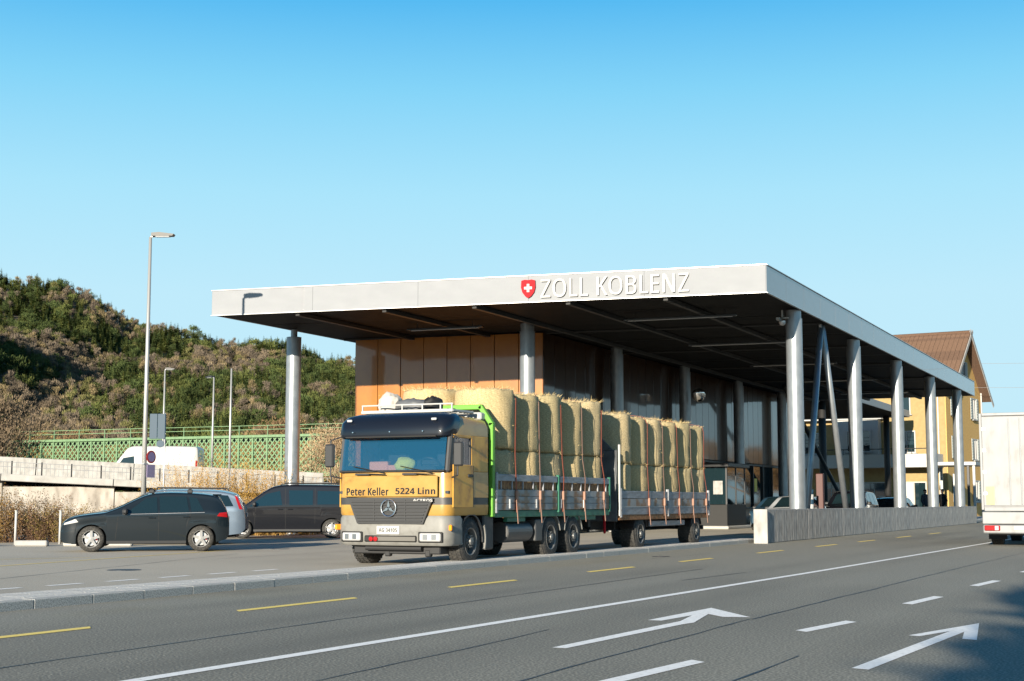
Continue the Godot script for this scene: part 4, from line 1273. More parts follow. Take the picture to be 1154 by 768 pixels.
func make_car(called: String, label: String, spec: Dictionary, at: Vector3, turn: float, group: String) -> Node3D:
	var s := spec
	var t := thing(called, label, s.category, at, turn, group)
	part(t, "body", car_body(s), s.paint)
	# dark underside and wheel wells
	var st := S()
	bx(st, Vector3((s.front + s.rear) / 2, 0.34, 0), Vector3(s.front - s.rear - 0.5, 0.3, s.w * 1.5), 0.02)
	for ax in s.axles:
		bx(st, Vector3(ax, 0.45, 0), Vector3(s.arch * 2.0, 0.62, s.w * 1.45), 0.02)
	part(t, "underbody", done(st), M.black)
	for ax in s.axles:
		for sd in [-1.0, 1.0]:
			car_wheel(t, Vector3(ax, s.wheel_r, sd * (s.w - 0.13)), s.wheel_r, sd, M.alloy, s.get("caliper", false))
	for sd in [-1.0, 1.0]:
		for wq in s.windows:
			var wn := part(t, "side_window", side_patch(s, wq, sd, 0.006), M.dark_glass)
			if s.get("see", false):
				wn.material_override = M.dark_glass
		for sm in s.seams:
			part(t, "door_seam", side_patch(s, [[sm[0] - 0.005, sm[1]], [sm[0] + 0.005, sm[1]], [sm[2] + 0.005, sm[3]], [sm[2] - 0.005, sm[3]]], sd, 0.0035, 1, 8), M.black)
		for hd in s.handles:
			part(t, "door_handle", box(Vector3(0.17, 0.028, 0.04), 0.01), s.paint, Vector3(hd[0], hd[1], sd * (car_half(s, hd[0], hd[1]) + 0.012)))
		part(t, "headlight", side_patch(s, s.headlight, sd, 0.006), M.lamp_glass)
		part(t, "tail_light", side_patch(s, s.taillight, sd, 0.007), M.red_lens)
		part(t, "sill_trim", side_patch(s, [[s.axles[1] + s.arch, s.low_y], [s.axles[0] - s.arch, s.low_y], [s.axles[0] - s.arch, s.low_y + 0.07], [s.axles[1] + s.arch, s.low_y + 0.07]], sd, 0.008, 10, 2), M.plastic)
		var mx: float = s.mirror[0]
		var my: float = s.mirror[1]
		var mz: float = sd * (car_half(s, mx, my) + 0.1)
		st = S()
		bx(st, Vector3(mx, my, mz), Vector3(0.13, 0.14, 0.2), 0.04)
		bx(st, Vector3(mx, my - 0.05, mz - sd * 0.1), Vector3(0.06, 0.04, 0.14), 0.01)
		part(t, "mirror", done(st), s.get("mirror_mat", s.paint))
		if s.has("chrome_line"):
			for cl in s.chrome_line:
				part(t, "window_trim", side_patch(s, cl, sd, 0.009, 12, 1), M.steel)
	part(t, "windscreen", top_patch(s, s.screen[0], s.screen[1], s.screen[2], s.screen[3], 0.006), M.dark_glass)
	part(t, "rear_window", top_patch(s, s.back_glass[0], s.back_glass[1], s.back_glass[2], s.back_glass[3], 0.006), M.dark_glass)
	st = S()
	bx(st, Vector3(s.front + 0.003, s.grille_y, 0), Vector3(0.02, 0.14, s.w * 1.1), 0.008)
	part(t, "grille", done(st), M.black)
	part(t, "number_plate", box(Vector3(0.012, 0.11, 0.5), 0.004), M.white, Vector3(s.front + 0.018, s.grille_y - 0.16, 0))
	part(t, "number_plate", box(Vector3(0.012, 0.11, 0.5), 0.004), M.white, Vector3(s.rear - 0.005, s.get("plate_y", 0.8), 0))
	if s.has("rails"):
		for sd in [-1.0, 1.0]:
			var list := []
			for k in s.rails.size() - 1:
				list.append(s.rails[k])
			st = S()
			var last := Vector3.ZERO
			for k in s.rails.size():
				var p := Vector3(s.rails[k][0], s.rails[k][1], sd * s.rails[k][2])
				if k > 0:
					tube(st, last, p, 0.018, 0.018, 6)
				last = p
			part(t, "roof_rail", done(st), M.plastic)
	return t

func hatch_spec() -> Dictionary:
	return {category = "car", w = 0.895, front = 2.03, rear = -2.03, nose = 0.6, nose_in = 0.24, tail = 0.5, tail_in = 0.14, tuck = 0.07, tumble = 0.46, crown = 0.045, round = 0.07,
		axles = [1.29, -1.345], arch = 0.365, wheel_r = 0.318, low_y = 0.2,
		low = [[-2.03, 0.42], [-1.97, 0.3], [-1.7, 0.23], [-0.9, 0.2], [0.9, 0.2], [1.7, 0.2], [1.94, 0.22], [2.03, 0.32]],
		up = [[-2.03, 0.76], [-2.015, 0.9], [-1.98, 1.02], [-1.9, 1.17], [-1.8, 1.33], [-1.72, 1.395], [-1.5, 1.445], [-1.1, 1.48], [-0.6, 1.495], [-0.25, 1.48], [0.0, 1.43], [0.3, 1.3], [0.62, 1.14], [0.9, 1.03], [1.0, 1.0], [1.3, 0.965], [1.64, 0.915], [1.84, 0.855], [1.96, 0.775], [2.01, 0.7], [2.03, 0.6]],
		belt = [[-2.03, 0.93], [-1.4, 0.95], [0.5, 0.91], [1.2, 0.88], [2.03, 0.72]],
		windows = [[[-0.28, 0.96], [0.49, 0.935], [0.02, 1.3], [-0.25, 1.35]], [[-1.04, 0.97], [-0.34, 0.96], [-0.31, 1.36], [-0.97, 1.355]], [[-1.4, 1.0], [-1.1, 0.975], [-1.03, 1.35], [-1.22, 1.315]]],
		seams = [[0.72, 0.3, 0.66, 0.88], [-0.31, 0.25, -0.31, 0.93], [-0.98, 0.62, -1.08, 0.93]],
		handles = [[-0.15, 0.83], [-0.98, 0.85]], headlight = [[1.6, 0.73], [1.95, 0.66], [1.93, 0.71], [1.66, 0.8]], taillight = [[-1.98, 0.84], [-1.72, 0.87], [-1.78, 0.95], [-1.96, 0.97]],
		mirror = [0.5, 0.99], mirror_mat = M.plastic, screen = [-0.02, 0.9, 0.48, 0.64], back_glass = [-1.95, -1.72, 0.56, 0.5], grille_y = 0.55, caliper = true,
		chrome_line = [[[-1.42, 0.957], [0.52, 0.912], [0.52, 0.92], [-1.42, 0.966]]]}

func estate_spec() -> Dictionary:
	var s := hatch_spec()
	s.merge({front = 2.2, rear = -2.4, tumble = 0.4, screen = [0.2, 1.0, 0.5, 0.66], mirror = [0.6, 1.03], tail = 0.35, tail_in = 0.12, caliper = false,
		low = [[-2.4, 0.42], [-2.3, 0.3], [-1.7, 0.23], [1.7, 0.21], [2.1, 0.23], [2.2, 0.34]],
		up = [[-2.4, 0.75], [-2.38, 0.92], [-2.33, 1.08], [-2.15, 1.36], [-2.0, 1.43], [-1.5, 1.5], [-0.3, 1.52], [0.05, 1.49], [0.28, 1.43], [0.65, 1.22], [1.05, 1.02], [1.5, 0.93], [1.9, 0.82], [2.12, 0.68], [2.2, 0.56]],
		belt = [[-2.4, 0.96], [-1.5, 0.98], [0.8, 0.95], [2.2, 0.7]],
		windows = [[[-0.3, 1.0], [0.73, 0.985], [0.21, 1.34], [-0.22, 1.39]], [[-1.2, 1.01], [-0.36, 1.0], [-0.29, 1.39], [-1.12, 1.39]], [[-2.08, 1.04], [-1.26, 1.015], [-1.18, 1.385], [-1.92, 1.33]]],
		taillight = [[-2.33, 0.95], [-2.24, 0.96], [-2.1, 1.32], [-2.17, 1.3]], back_glass = [-2.32, -2.06, 0.58, 0.5],
		rails = [[0.0, 1.5, 0.58], [0.0, 1.545, 0.58], [-1.8, 1.53, 0.58], [-1.85, 1.47, 0.58]]}, true)
	s.erase("chrome_line")
	return s

func van_spec() -> Dictionary:
	return {category = "van", w = 0.9, front = 2.2, rear = -2.48, nose = 0.7, nose_in = 0.24, tail = 0.25, tail_in = 0.05, tuck = 0.07, tumble = 0.2, crown = 0.03, round = 0.09,
		axles = [1.35, -1.65], arch = 0.38, wheel_r = 0.325, low_y = 0.24,
		low = [[-2.48, 0.42], [-2.4, 0.32], [-1.9, 0.25], [1.7, 0.23], [2.1, 0.25], [2.2, 0.38]],
		up = [[-2.48, 0.9], [-2.47, 1.5], [-2.42, 1.7], [-2.28, 1.79], [-1.5, 1.83], [-0.2, 1.84], [0.25, 1.79], [0.5, 1.68], [0.95, 1.38], [1.3, 1.13], [1.42, 1.07], [1.7, 1.0], [1.95, 0.9], [2.12, 0.76], [2.2, 0.6]],
		belt = [[-2.48, 1.06], [-0.2, 1.06], [1.2, 1.03], [2.2, 0.72]],
		windows = [[[0.02, 1.12], [1.12, 1.08], [0.55, 1.5], [0.1, 1.6]], [[-1.0, 1.13], [-0.22, 1.12], [-0.2, 1.62], [-1.0, 1.62]], [[-2.2, 1.15], [-1.16, 1.14], [-1.16, 1.6], [-2.18, 1.58]]],
		seams = [[0.95, 0.35, 0.9, 1.05], [-0.1, 0.28, -0.08, 1.7], [-1.08, 0.5, -1.08, 1.7]],
		handles = [[0.08, 0.98], [-0.25, 0.98]], headlight = [[1.72, 0.8], [2.1, 0.66], [2.06, 0.76], [1.76, 0.92]], taillight = [[-2.46, 0.95], [-2.36, 0.95], [-2.36, 1.4], [-2.45, 1.4]],
		mirror = [0.95, 1.16], mirror_mat = M.plastic, screen = [0.4, 1.3, 0.6, 0.68], back_glass = [-2.462, -2.45, 0.6, 0.58], grille_y = 0.68, plate_y = 0.95,
		rails = [[0.1, 1.8, 0.62], [-0.1, 1.87, 0.62], [-2.1, 1.86, 0.62], [-2.25, 1.79, 0.62]]}

func panel_van_spec() -> Dictionary:
	var s := van_spec()
	s.merge({front = 2.7, rear = -2.8, w = 0.98, tumble = 0.08, axles = [1.75, -1.7],
		low = [[-2.8, 0.5], [-2.0, 0.35], [2.3, 0.35], [2.7, 0.45]],
		up = [[-2.8, 1.6], [-2.78, 2.35], [-2.7, 2.5], [-1.0, 2.55], [0.8, 2.55], [1.15, 2.45], [1.45, 2.1], [2.0, 1.4], [2.2, 1.25], [2.5, 1.12], [2.65, 0.95], [2.7, 0.75]],
		belt = [[-2.8, 1.2], [1.6, 1.2], [2.7, 0.8]],
		windows = [[[0.75, 1.25], [1.85, 1.2], [1.4, 1.85], [0.8, 1.95]]],
		seams = [[0.65, 0.4, 0.65, 2.2], [-0.7, 0.4, -0.7, 2.3]], handles = [[0.85, 1.1]],
		headlight = [[2.3, 0.9], [2.62, 0.8], [2.6, 0.9], [2.3, 1.05]], taillight = [[-2.78, 1.0], [-2.68, 1.0], [-2.68, 1.7], [-2.78, 1.7]],
		mirror = [1.75, 1.35], screen = [1.3, 2.1, 0.75, 0.8], back_glass = [-2.79, -2.782, 0.5, 0.5], grille_y = 0.85, plate_y = 1.1}, true)
	s.erase("rails")
	return s

func suv_spec() -> Dictionary:
	var s := hatch_spec()
	s.merge({w = 0.93, front = 2.2, rear = -2.25, tumble = 0.32, caliper = false, wheel_r = 0.35, arch = 0.41, low_y = 0.27,
		low = [[-2.25, 0.5], [-1.8, 0.3], [1.8, 0.28], [2.2, 0.42]],
		up = [[-2.25, 0.9], [-2.22, 1.15], [-2.1, 1.45], [-1.95, 1.65], [-1.6, 1.74], [-0.3, 1.78], [0.2, 1.72], [0.5, 1.58], [1.0, 1.2], [1.2, 1.12], [1.8, 1.04], [2.1, 0.88], [2.2, 0.66]],
		belt = [[-2.25, 1.08], [-1.5, 1.1], [0.9, 1.08], [2.2, 0.8]],
		windows = [[[-0.3, 1.14], [0.75, 1.13], [0.3, 1.55], [-0.22, 1.62]], [[-1.15, 1.15], [-0.36, 1.14], [-0.29, 1.62], [-1.1, 1.6]], [[-1.8, 1.18], [-1.2, 1.16], [-1.15, 1.6], [-1.7, 1.55]]],
		seams = [[-0.34, 0.3, -0.33, 1.1]], handles = [[-0.12, 1.02], [-1.02, 1.03]], headlight = [[1.7, 0.82], [2.12, 0.72], [2.1, 0.82], [1.7, 0.95]], taillight = [[-2.2, 0.95], [-1.95, 0.97], [-1.95, 1.2], [-2.15, 1.2]],
		mirror = [0.65, 1.18], screen = [0.42, 1.08, 0.56, 0.7], back_glass = [-2.14, -1.92, 0.6, 0.55], grille_y = 0.75}, true)
	s.erase("chrome_line")
	return s

func build_cars() -> void:
	var blue_black := paint(Color(0.0045, 0.009, 0.013), 0.5, 1.0)
	var black := paint(Color(0.004, 0.0045, 0.007), 0.5, 1.0)
	var silver := paint(Color(0.13, 0.17, 0.22), 0.4, 1.0)
	silver.metallic = 0.4
	var s := hatch_spec()
	s.paint = blue_black
	# the parked cars turn their flank to the road's near end
	var head := atan2(-0.6, -0.8)
	var t := make_car("hatchback_car", "dark blue-black hatchback with silver five-spoke wheels and roof bar feet, parked in the yard", s, Vector3(-23.93, 0, -29.98), head, "parked cars")
	for x in [-0.12, -1.05]:
		for sd in [-1.0, 1.0]:
			part(t, "roof_bar_foot", box(Vector3(0.13, 0.1, 0.09), 0.02), M.plastic, Vector3(x, 1.485, sd * 0.6))
		part(t, "roof_bar", box(Vector3(0.06, 0.03, 1.1), 0.01), M.plastic, Vector3(x, 1.535, 0))
	part(t, "side_badge", box(Vector3(0.16, 0.03, 0.012), 0.004), M.chrome, Vector3(0.84, 0.74, car_half(s, 0.84, 0.74) + 0.004))
	part(t, "roof_spoiler", box(Vector3(0.22, 0.035, 1.1), 0.012), blue_black, Vector3(-1.72, 1.4, 0))
	s = estate_spec()
	s.paint = silver
	make_car("estate_car", "silver-blue estate car mostly hidden behind the dark hatchback", s, Vector3(-27.42, 0, -34.9), atan2(-0.52, -0.85), "parked cars").scale = Vector3.ONE * 1.06
	s = van_spec()
	s.paint = black
	make_car("passenger_van", "black high-roofed passenger van with roof rails standing behind the lorry's cab", s, Vector3(-28.3, 0, -42.75), atan2(-0.53, -0.848), "parked cars")
	s = panel_van_spec()
	s.paint = M.white_paint
	make_car("delivery_van", "white delivery van driving on the road behind the parapet", s, Vector3(-48.3, 1.8, -60.8), atan2(-0.418, -0.909), "vehicles beyond the ramp").scale = Vector3.ONE * 0.9
	# cars in the lanes behind the low wall
	s = hatch_spec()
	s.caliper = false
	s.paint = paint(Color(0.36, 0.37, 0.38), 0.35, 1.0)
	make_car("hatchback_car", "pale hatchback half hidden behind the first column and the low wall", s, Vector3(-14.1, 0, -57.3), -PI / 2, "cars in the customs lanes")
	s = suv_spec()
	s.paint = black
	make_car("off_road_car", "black off-road car with pale window edges beside the second column", s, Vector3(-14.6, 0, -70.4), -PI / 2, "cars in the customs lanes")
	s = hatch_spec()
	s.caliper = false
	s.paint = paint(Color(0.02, 0.05, 0.08), 0.35, 1.0)
	make_car("hatchback_car", "dark blue hatchback glimpsed between the brown post and the second column", s, Vector3(-16.6, 0, -64.6), -PI / 2, "cars in the customs lanes")
	s = estate_spec()
	s.paint = blue_black
	make_car("estate_car", "dark estate car waiting beyond the third column", s, Vector3(-14.4, 0, -81.0), PI / 2, "cars in the customs lanes")

# ---------------------------------------------------------------- the white box lorry on the road
func build_box_lorry() -> void:
	M.lorry_rim = plain(Color(0.16, 0.16, 0.155), 0.5, 0.4)
	var t := thing("box_lorry", "white box lorry driving away at the picture's edge", "lorry", Vector3(-4.02, 0, -43.0))
	var W := 2.5
	part(t, "cargo_box", boxes([[Vector3(0, 2.35, -3.7), Vector3(W, 2.72, 7.36)]], 0.03), M.box_white)
	for s in [-1.0, 1.0]:
		var d := part(t, "rear_door", box(Vector3(W / 2 - 0.09, 2.5, 0.045), 0.012), M.box_white, Vector3(s * (W / 4 - 0.02), 2.36, 0.005))
		var st := S()
		for k in [0.3, 0.78]:
			tube(st, Vector3(-s * (W / 4 - k * 0.62), -1.2, 0.05), Vector3(-s * (W / 4 - k * 0.62), 1.2, 0.05), 0.018, 0.018, 8)
		part(d, "lock_bar", done(st), M.steel)
		for y in [-0.9, -0.3, 0.3, 0.9]:
			part(d, "hinge", box(Vector3(0.1, 0.09, 0.03), 0.006), M.steel, Vector3(s * (W / 4 - 0.1), y, 0.03))
	part(t, "frame_edge", boxes([[Vector3(-W / 2 + 0.035, 2.35, 0.0), Vector3(0.07, 2.7, 0.09)], [Vector3(W / 2 - 0.035, 2.35, 0.0), Vector3(0.07, 2.7, 0.09)], [Vector3(0, 3.67, 0.0), Vector3(W - 0.15, 0.08, 0.09)], [Vector3(0, 1.02, 0.0), Vector3(W - 0.15, 0.1, 0.09)]], 0.01), M.box_white)
	part(t, "tail_lift", boxes([[Vector3(0, 0.78, 0.0), Vector3(W - 0.02, 0.34, 0.12)]], 0.02), M.box_white)
	part(t, "bumper", boxes([[Vector3(0, 0.47, -0.02), Vector3(W - 0.04, 0.24, 0.16)]], 0.03), M.box_white)
	for s in [-1.0, 1.0]:
		var l := part(t, "tail_light", box(Vector3(0.42, 0.15, 0.05), 0.02), M.red_lens, Vector3(s * (W / 2 - 0.27), 0.5, 0.075))
		part(l, "reversing_lens", box(Vector3(0.1, 0.12, 0.01), 0.004), M.lamp_glass, Vector3(-s * 0.12, 0, 0.026))
	part(t, "number_plate", box(Vector3(0.5, 0.12, 0.02), 0.004), M.white, Vector3(-0.15, 0.5, 0.075))
	part(t, "warning_panel", box(Vector3(0.22, 0.5, 0.015), 0.004), plain(Color(0.8, 0.5, 0.12), 0.5), Vector3(-W / 2 + 0.24, 1.4, 0.035))
	part(t, "underride_bar", box(Vector3(W - 0.3, 0.1, 0.1), 0.02), M.dark, Vector3(0, 0.36, -0.12))
	part(t, "chassis", boxes([[Vector3(-0.4, 0.75, -3.9), Vector3(0.12, 0.25, 7.6)], [Vector3(0.4, 0.75, -3.9), Vector3(0.12, 0.25, 7.6)], [Vector3(0, 0.5, -1.6), Vector3(1.6, 0.2, 0.3)]], 0.01), M.dark)
	for z in [-1.6, -6.6]:
		for s in [-1.0, 1.0]:
			lorry_wheel(t, Vector3(s * 1.02, 0.46, z), s, 0.46, 0.34)
	part(t, "mudflap", boxes([[Vector3(-0.95, 0.42, -0.95), Vector3(0.5, 0.5, 0.02)], [Vector3(0.95, 0.42, -0.95), Vector3(0.5, 0.5, 0.02)]]), M.black)
	part(t, "cab", boxes([[Vector3(0, 1.75, -8.4), Vector3(2.3, 2.3, 1.7)]], 0.12), M.white_paint)
	part(t, "windscreen", boxes([[Vector3(0, 2.1, -9.26), Vector3(2.0, 0.9, 0.03)]], 0.01), M.dark_glass)

func lorry_wheel(parent: Node3D, at: Vector3, side: float, r: float, w: float, rim_mat: Material = null) -> void:
	var key := "lorry_tyre%s_%s" % [r, w]
	if not mesh_cache.has(key):
		var st := S(false)
		var rr := r * 0.6
		lathe(st, Vector3.ZERO, Vector3.BACK, [[-w / 2, rr], [-w / 2 - 0.006, r * 0.78], [-w / 2 + 0.015, r * 0.95], [-w / 2 + 0.05, r], [w / 2 - 0.05, r], [w / 2 - 0.015, r * 0.95], [w / 2 + 0.006, r * 0.78], [w / 2, rr]], 32)
		st.set_smooth_group(-1)
		for k in 36:   # tread blocks
			var a := TAU * k / 36.0
			for q in [-0.32, 0.0, 0.32]:
				bx(st, Vector3(cos(a) * r, sin(a) * r, q * w), Vector3(0.02, 0.05, w * 0.24), 0.0, Basis(Vector3.BACK, a))
		mesh_cache[key] = done(st)
		st = S()
		lathe(st, Vector3.ZERO, Vector3.BACK, [[-w / 2 + 0.01, rr], [w / 2 - 0.005, rr], [w / 2 + 0.006, rr * 0.97], [w / 2 - 0.01, rr * 0.9], [w / 2 - 0.11, rr * 0.8], [w / 2 - 0.1, rr * 0.5], [w / 2 - 0.03, rr * 0.44], [w / 2 - 0.02, rr * 0.3], [w / 2 + 0.03, rr * 0.26], [w / 2 + 0.04, 0.0]], 28)
		for k in 10:
			var a := TAU * k / 10.0
			lathe(st, Vector3(cos(a) * rr * 0.4, sin(a) * rr * 0.4, w / 2 - 0.04), Vector3.BACK, [[0.0, 0.018], [0.05, 0.016], [0.055, 0.0]], 6)
		mesh_cache[key + "rim"] = done(st)
		st = S()
		for k in 10:
			var a := TAU * (k + 0.5) / 10.0
			lathe(st, Vector3(cos(a) * rr * 0.66, sin(a) * rr * 0.66, w / 2 - 0.103), Vector3.BACK, [[0.0, 0.032], [0.012, 0.032], [0.013, 0.0]], 10)
		mesh_cache[key + "hole"] = done(st)
	var o := part(parent, "wheel", mesh_cache[key], M.rubber, at)
	o.rotation.y = PI / 2 * side
	part(o, "rim", mesh_cache[key + "rim"], rim_mat if rim_mat else M.lorry_rim)
	part(o, "rim_hole", mesh_cache[key + "hole"], M.black)

# ---------------------------------------------------------------- the hay lorry and its trailer
# Local axes: front face at z = 0 looking along +z, x across, y up.
func plan_ring(hw: float, zf: float, zb: float, r: float, bow := 0.05) -> Array:
	var p := []
	p.append(Vector2(hw, zb))
	for k in 9:
		var a := PI / 2 * k / 8.0
		p.append(Vector2(hw - r + r * cos(a), zf - bow - r + r * sin(a)))
	for k in range(1, 8):
		var f := k / 8.0
		var x := lerpf(hw - r, -(hw - r), f)
		p.append(Vector2(x, zf - bow + bow * (1.0 - pow(2.0 * f - 1.0, 2.0))))
	for k in 9:
		var a := PI / 2 * k / 8.0
		p.append(Vector2(-(hw - r) - r * sin(a), zf - bow - r + r * cos(a)))
	p.append(Vector2(-hw, zb))
	return p

func plan_loft(levels: Array, open_back := false) -> ArrayMesh:
	# levels: [y, half width, front z, back z, corner radius]
	var st := S(false)
	var rings := []
	for l in levels:
		var ring := []
		for q in plan_ring(l[1], l[2], l[3], l[4]):
			ring.append(Vector3(q.x, l[0], q.y))
		rings.append(ring)
	var m: int = rings[0].size()
	for i in rings.size() - 1:
		for k in m - 1:
			var c: Vector3 = rings[i][k] + rings[i][k + 1]
			quad(st, rings[i][k], rings[i][k + 1], rings[i + 1][k + 1], rings[i + 1][k], Vector3(c.x, 0.0, c.z - rings[i][0].z))
		if not open_back:
			st.set_smooth_group(-1)
			quad(st, rings[i][m - 1], rings[i][0], rings[i + 1][0], rings[i + 1][m - 1], Vector3(0, 0, -1))
			st.set_smooth_group(0)
	st.set_smooth_group(-1)
	for e in [0, rings.size() - 1]:
		var c: Vector3 = (rings[e][0] + rings[e][m - 1]) / 2.0 + Vector3(0, 0, 0.1)
		for k in m - 1:
			tri(st, c, rings[e][k], rings[e][k + 1], Vector3.DOWN if e == 0 else Vector3.UP)
	return done(st)

func torus(st: SurfaceTool, c: Vector3, n: Vector3, R: float, r: float, seg := 28, sides := 8) -> void:
	var uv := side_axes(n.normalized())
	var nn := n.normalized()
	for i in seg:
		for k in sides:
			var q := []
			for w in [[i, k], [i + 1, k], [i + 1, k + 1], [i, k + 1]]:
				var a: float = TAU * w[0] / seg
				var b: float = TAU * w[1] / sides
				var e: Vector3 = uv[0] * cos(a) + uv[1] * sin(a)
				q.append(c + e * (R + r * cos(b)) + nn * r * sin(b))
			var am := TAU * (i + 0.5) / seg
			var bm := TAU * (k + 0.5) / sides
			var em: Vector3 = uv[0] * cos(am) + uv[1] * sin(am)
			quad(st, q[0], q[1], q[2], q[3], em * cos(bm) + nn * sin(bm))

func arc_guard(r: float, w: float, a0: float, a1: float, th: float) -> ArrayMesh:
	# a mudguard: part of a ring round the x axis
	var st := S()
	var n := 14
	for i in n:
		var b0 := lerpf(a0, a1, float(i) / n)
		var b1 := lerpf(a0, a1, float(i + 1) / n)
		var e0 := Vector3(0, sin(b0), cos(b0))
		var e1 := Vector3(0, sin(b1), cos(b1))
		var x := Vector3(w / 2, 0, 0)
		for rr in [r, r + th]:
			quad(st, e0 * rr - x, e0 * rr + x, e1 * rr + x, e1 * rr - x, (e0 + e1) * (1.0 if rr > r else -1.0))
		for s in [-1.0, 1.0]:
			quad(st, e0 * r + x * s, e0 * (r + th) + x * s, e1 * (r + th) + x * s, e1 * r + x * s, Vector3(s, 0, 0))
	return done(st)

func lump(sd: int, size: Vector3, n := 14) -> ArrayMesh:
	# a crumpled bundle resting on y = 0
	var f := FastNoiseLite.new()
	f.seed = sd
	f.frequency = 1.1
	var st := S(false)
	var g := []
	for i in n + 1:
		var row := []
		var t := PI * i / n
		for k in n * 2 + 1:
			var a := TAU * (k % (n * 2)) / (n * 2.0)
			var d := Vector3(sin(t) * cos(a), cos(t), sin(t) * sin(a))
			var r := 1.0 + 0.3 * f.get_noise_3d(d.x * 1.4, d.y * 1.4, d.z * 1.4) + 0.12 * f.get_noise_3d(d.x * 4.0, d.y * 4.0, d.z * 4.0)
			var p := d * r
			p = Vector3(signf(p.x) * pow(absf(p.x), 0.8), maxf(p.y, -0.75), signf(p.z) * pow(absf(p.z), 0.8))
			row.append(Vector3(p.x * size.x / 2, (p.y + 0.75) * size.y / 1.75, p.z * size.z / 2))
		g.append(row)
	for i in n:
		for k in n * 2:
			var c: Vector3 = (g[i][k] + g[i + 1][k + 1]) / 2.0 - Vector3(0, size.y * 0.4, 0)
			quad(st, g[i][k], g[i][k + 1], g[i + 1][k + 1], g[i + 1][k], c)
	return done(st)

func build_lorry_materials() -> void:
	M.cab_yellow = grained([[0.0, Color(0.22, 0.115, 0.023)], [0.28, Color(0.3, 0.17, 0.034)], [0.7, Color(0.325, 0.19, 0.041)], [1.0, Color(0.34, 0.205, 0.049)]], 0.35, 0.0, Vector3(0.35, 0.5, 0.35), 0.02, 0.0, 41, false, 256, 5)
	M.cab_yellow.clearcoat_enabled = true
	M.cab_yellow.clearcoat = 0.4
	M.cab_yellow.clearcoat_roughness = 0.15
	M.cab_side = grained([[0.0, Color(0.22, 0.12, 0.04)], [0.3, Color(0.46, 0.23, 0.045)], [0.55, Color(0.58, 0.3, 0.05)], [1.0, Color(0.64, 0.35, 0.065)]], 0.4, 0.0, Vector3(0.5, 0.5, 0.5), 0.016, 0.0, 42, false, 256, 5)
	M.navy = paint(Color(0.005, 0.007, 0.012), 0.4, 0.8)
	M.band = plain(Color(0.035, 0.036, 0.038), 0.5)
	M.bumper_grey = grained([[0.0, Color(0.11, 0.105, 0.095)], [0.4, Color(0.155, 0.153, 0.142)], [1.0, Color(0.18, 0.178, 0.168)]], 0.55, 0.0, Vector3.ONE * 0.6, 0.03, 0.0, 43)
	M.lime = plain(Color(0.1, 0.29, 0.028), 0.5)
	M.tank = plain(Color(0.09, 0.09, 0.09), 0.45, 0.5)
	M.deck_green = plain(Color(0.02, 0.13, 0.08), 0.5)
	M.plank = grained([[0.0, Color(0.16, 0.13, 0.11)], [0.25, Color(0.22, 0.22, 0.23)], [0.6, Color(0.26, 0.27, 0.29)], [1.0, Color(0.32, 0.33, 0.35)]], 0.5, 0.35, Vector3(0.25, 1.4, 0.25), 0.03, 0.15, 44, false, 256, 5)
	M.plank_rust = grained([[0.0, Color(0.18, 0.075, 0.034)], [0.3, Color(0.25, 0.16, 0.1)], [0.5, Color(0.27, 0.262, 0.25)], [1.0, Color(0.34, 0.34, 0.34)]], 0.55, 0.25, Vector3(0.5, 0.5, 0.5), 0.012, 0.15, 45, false, 256, 5)
	M.rust = grained([[0.0, Color(0.1, 0.045, 0.02)], [0.6, Color(0.28, 0.13, 0.05)], [1.0, Color(0.38, 0.2, 0.08)]], 0.85, 0.0, Vector3.ONE * 0.9, 0.04, 0.4, 46)
	M.strap = plain(Color(0.3, 0.07, 0.035), 0.8)
	M.strap_pale = plain(Color(0.3, 0.17, 0.12), 0.8)
	M.tarp = grained([[0.0, Color(0.05, 0.055, 0.06)], [1.0, Color(0.12, 0.125, 0.13)]], 0.6, 0.0, Vector3.ONE * 0.4, 0.02, 0.5, 47)
	M.seat = plain(Color(0.03, 0.04, 0.05), 0.9)
	M.cab_glass = glass(Color(0.012, 0.075, 0.15), 0.34)
	M.hivis = plain(Color(0.62, 0.72, 0.12), 0.8)
	M.sack = grained([[0.0, Color(0.33, 0.31, 0.27)], [1.0, Color(0.5, 0.47, 0.42)]], 0.9, 0.0, Vector3.ONE * 1.0, 0.04, 0.8, 48)

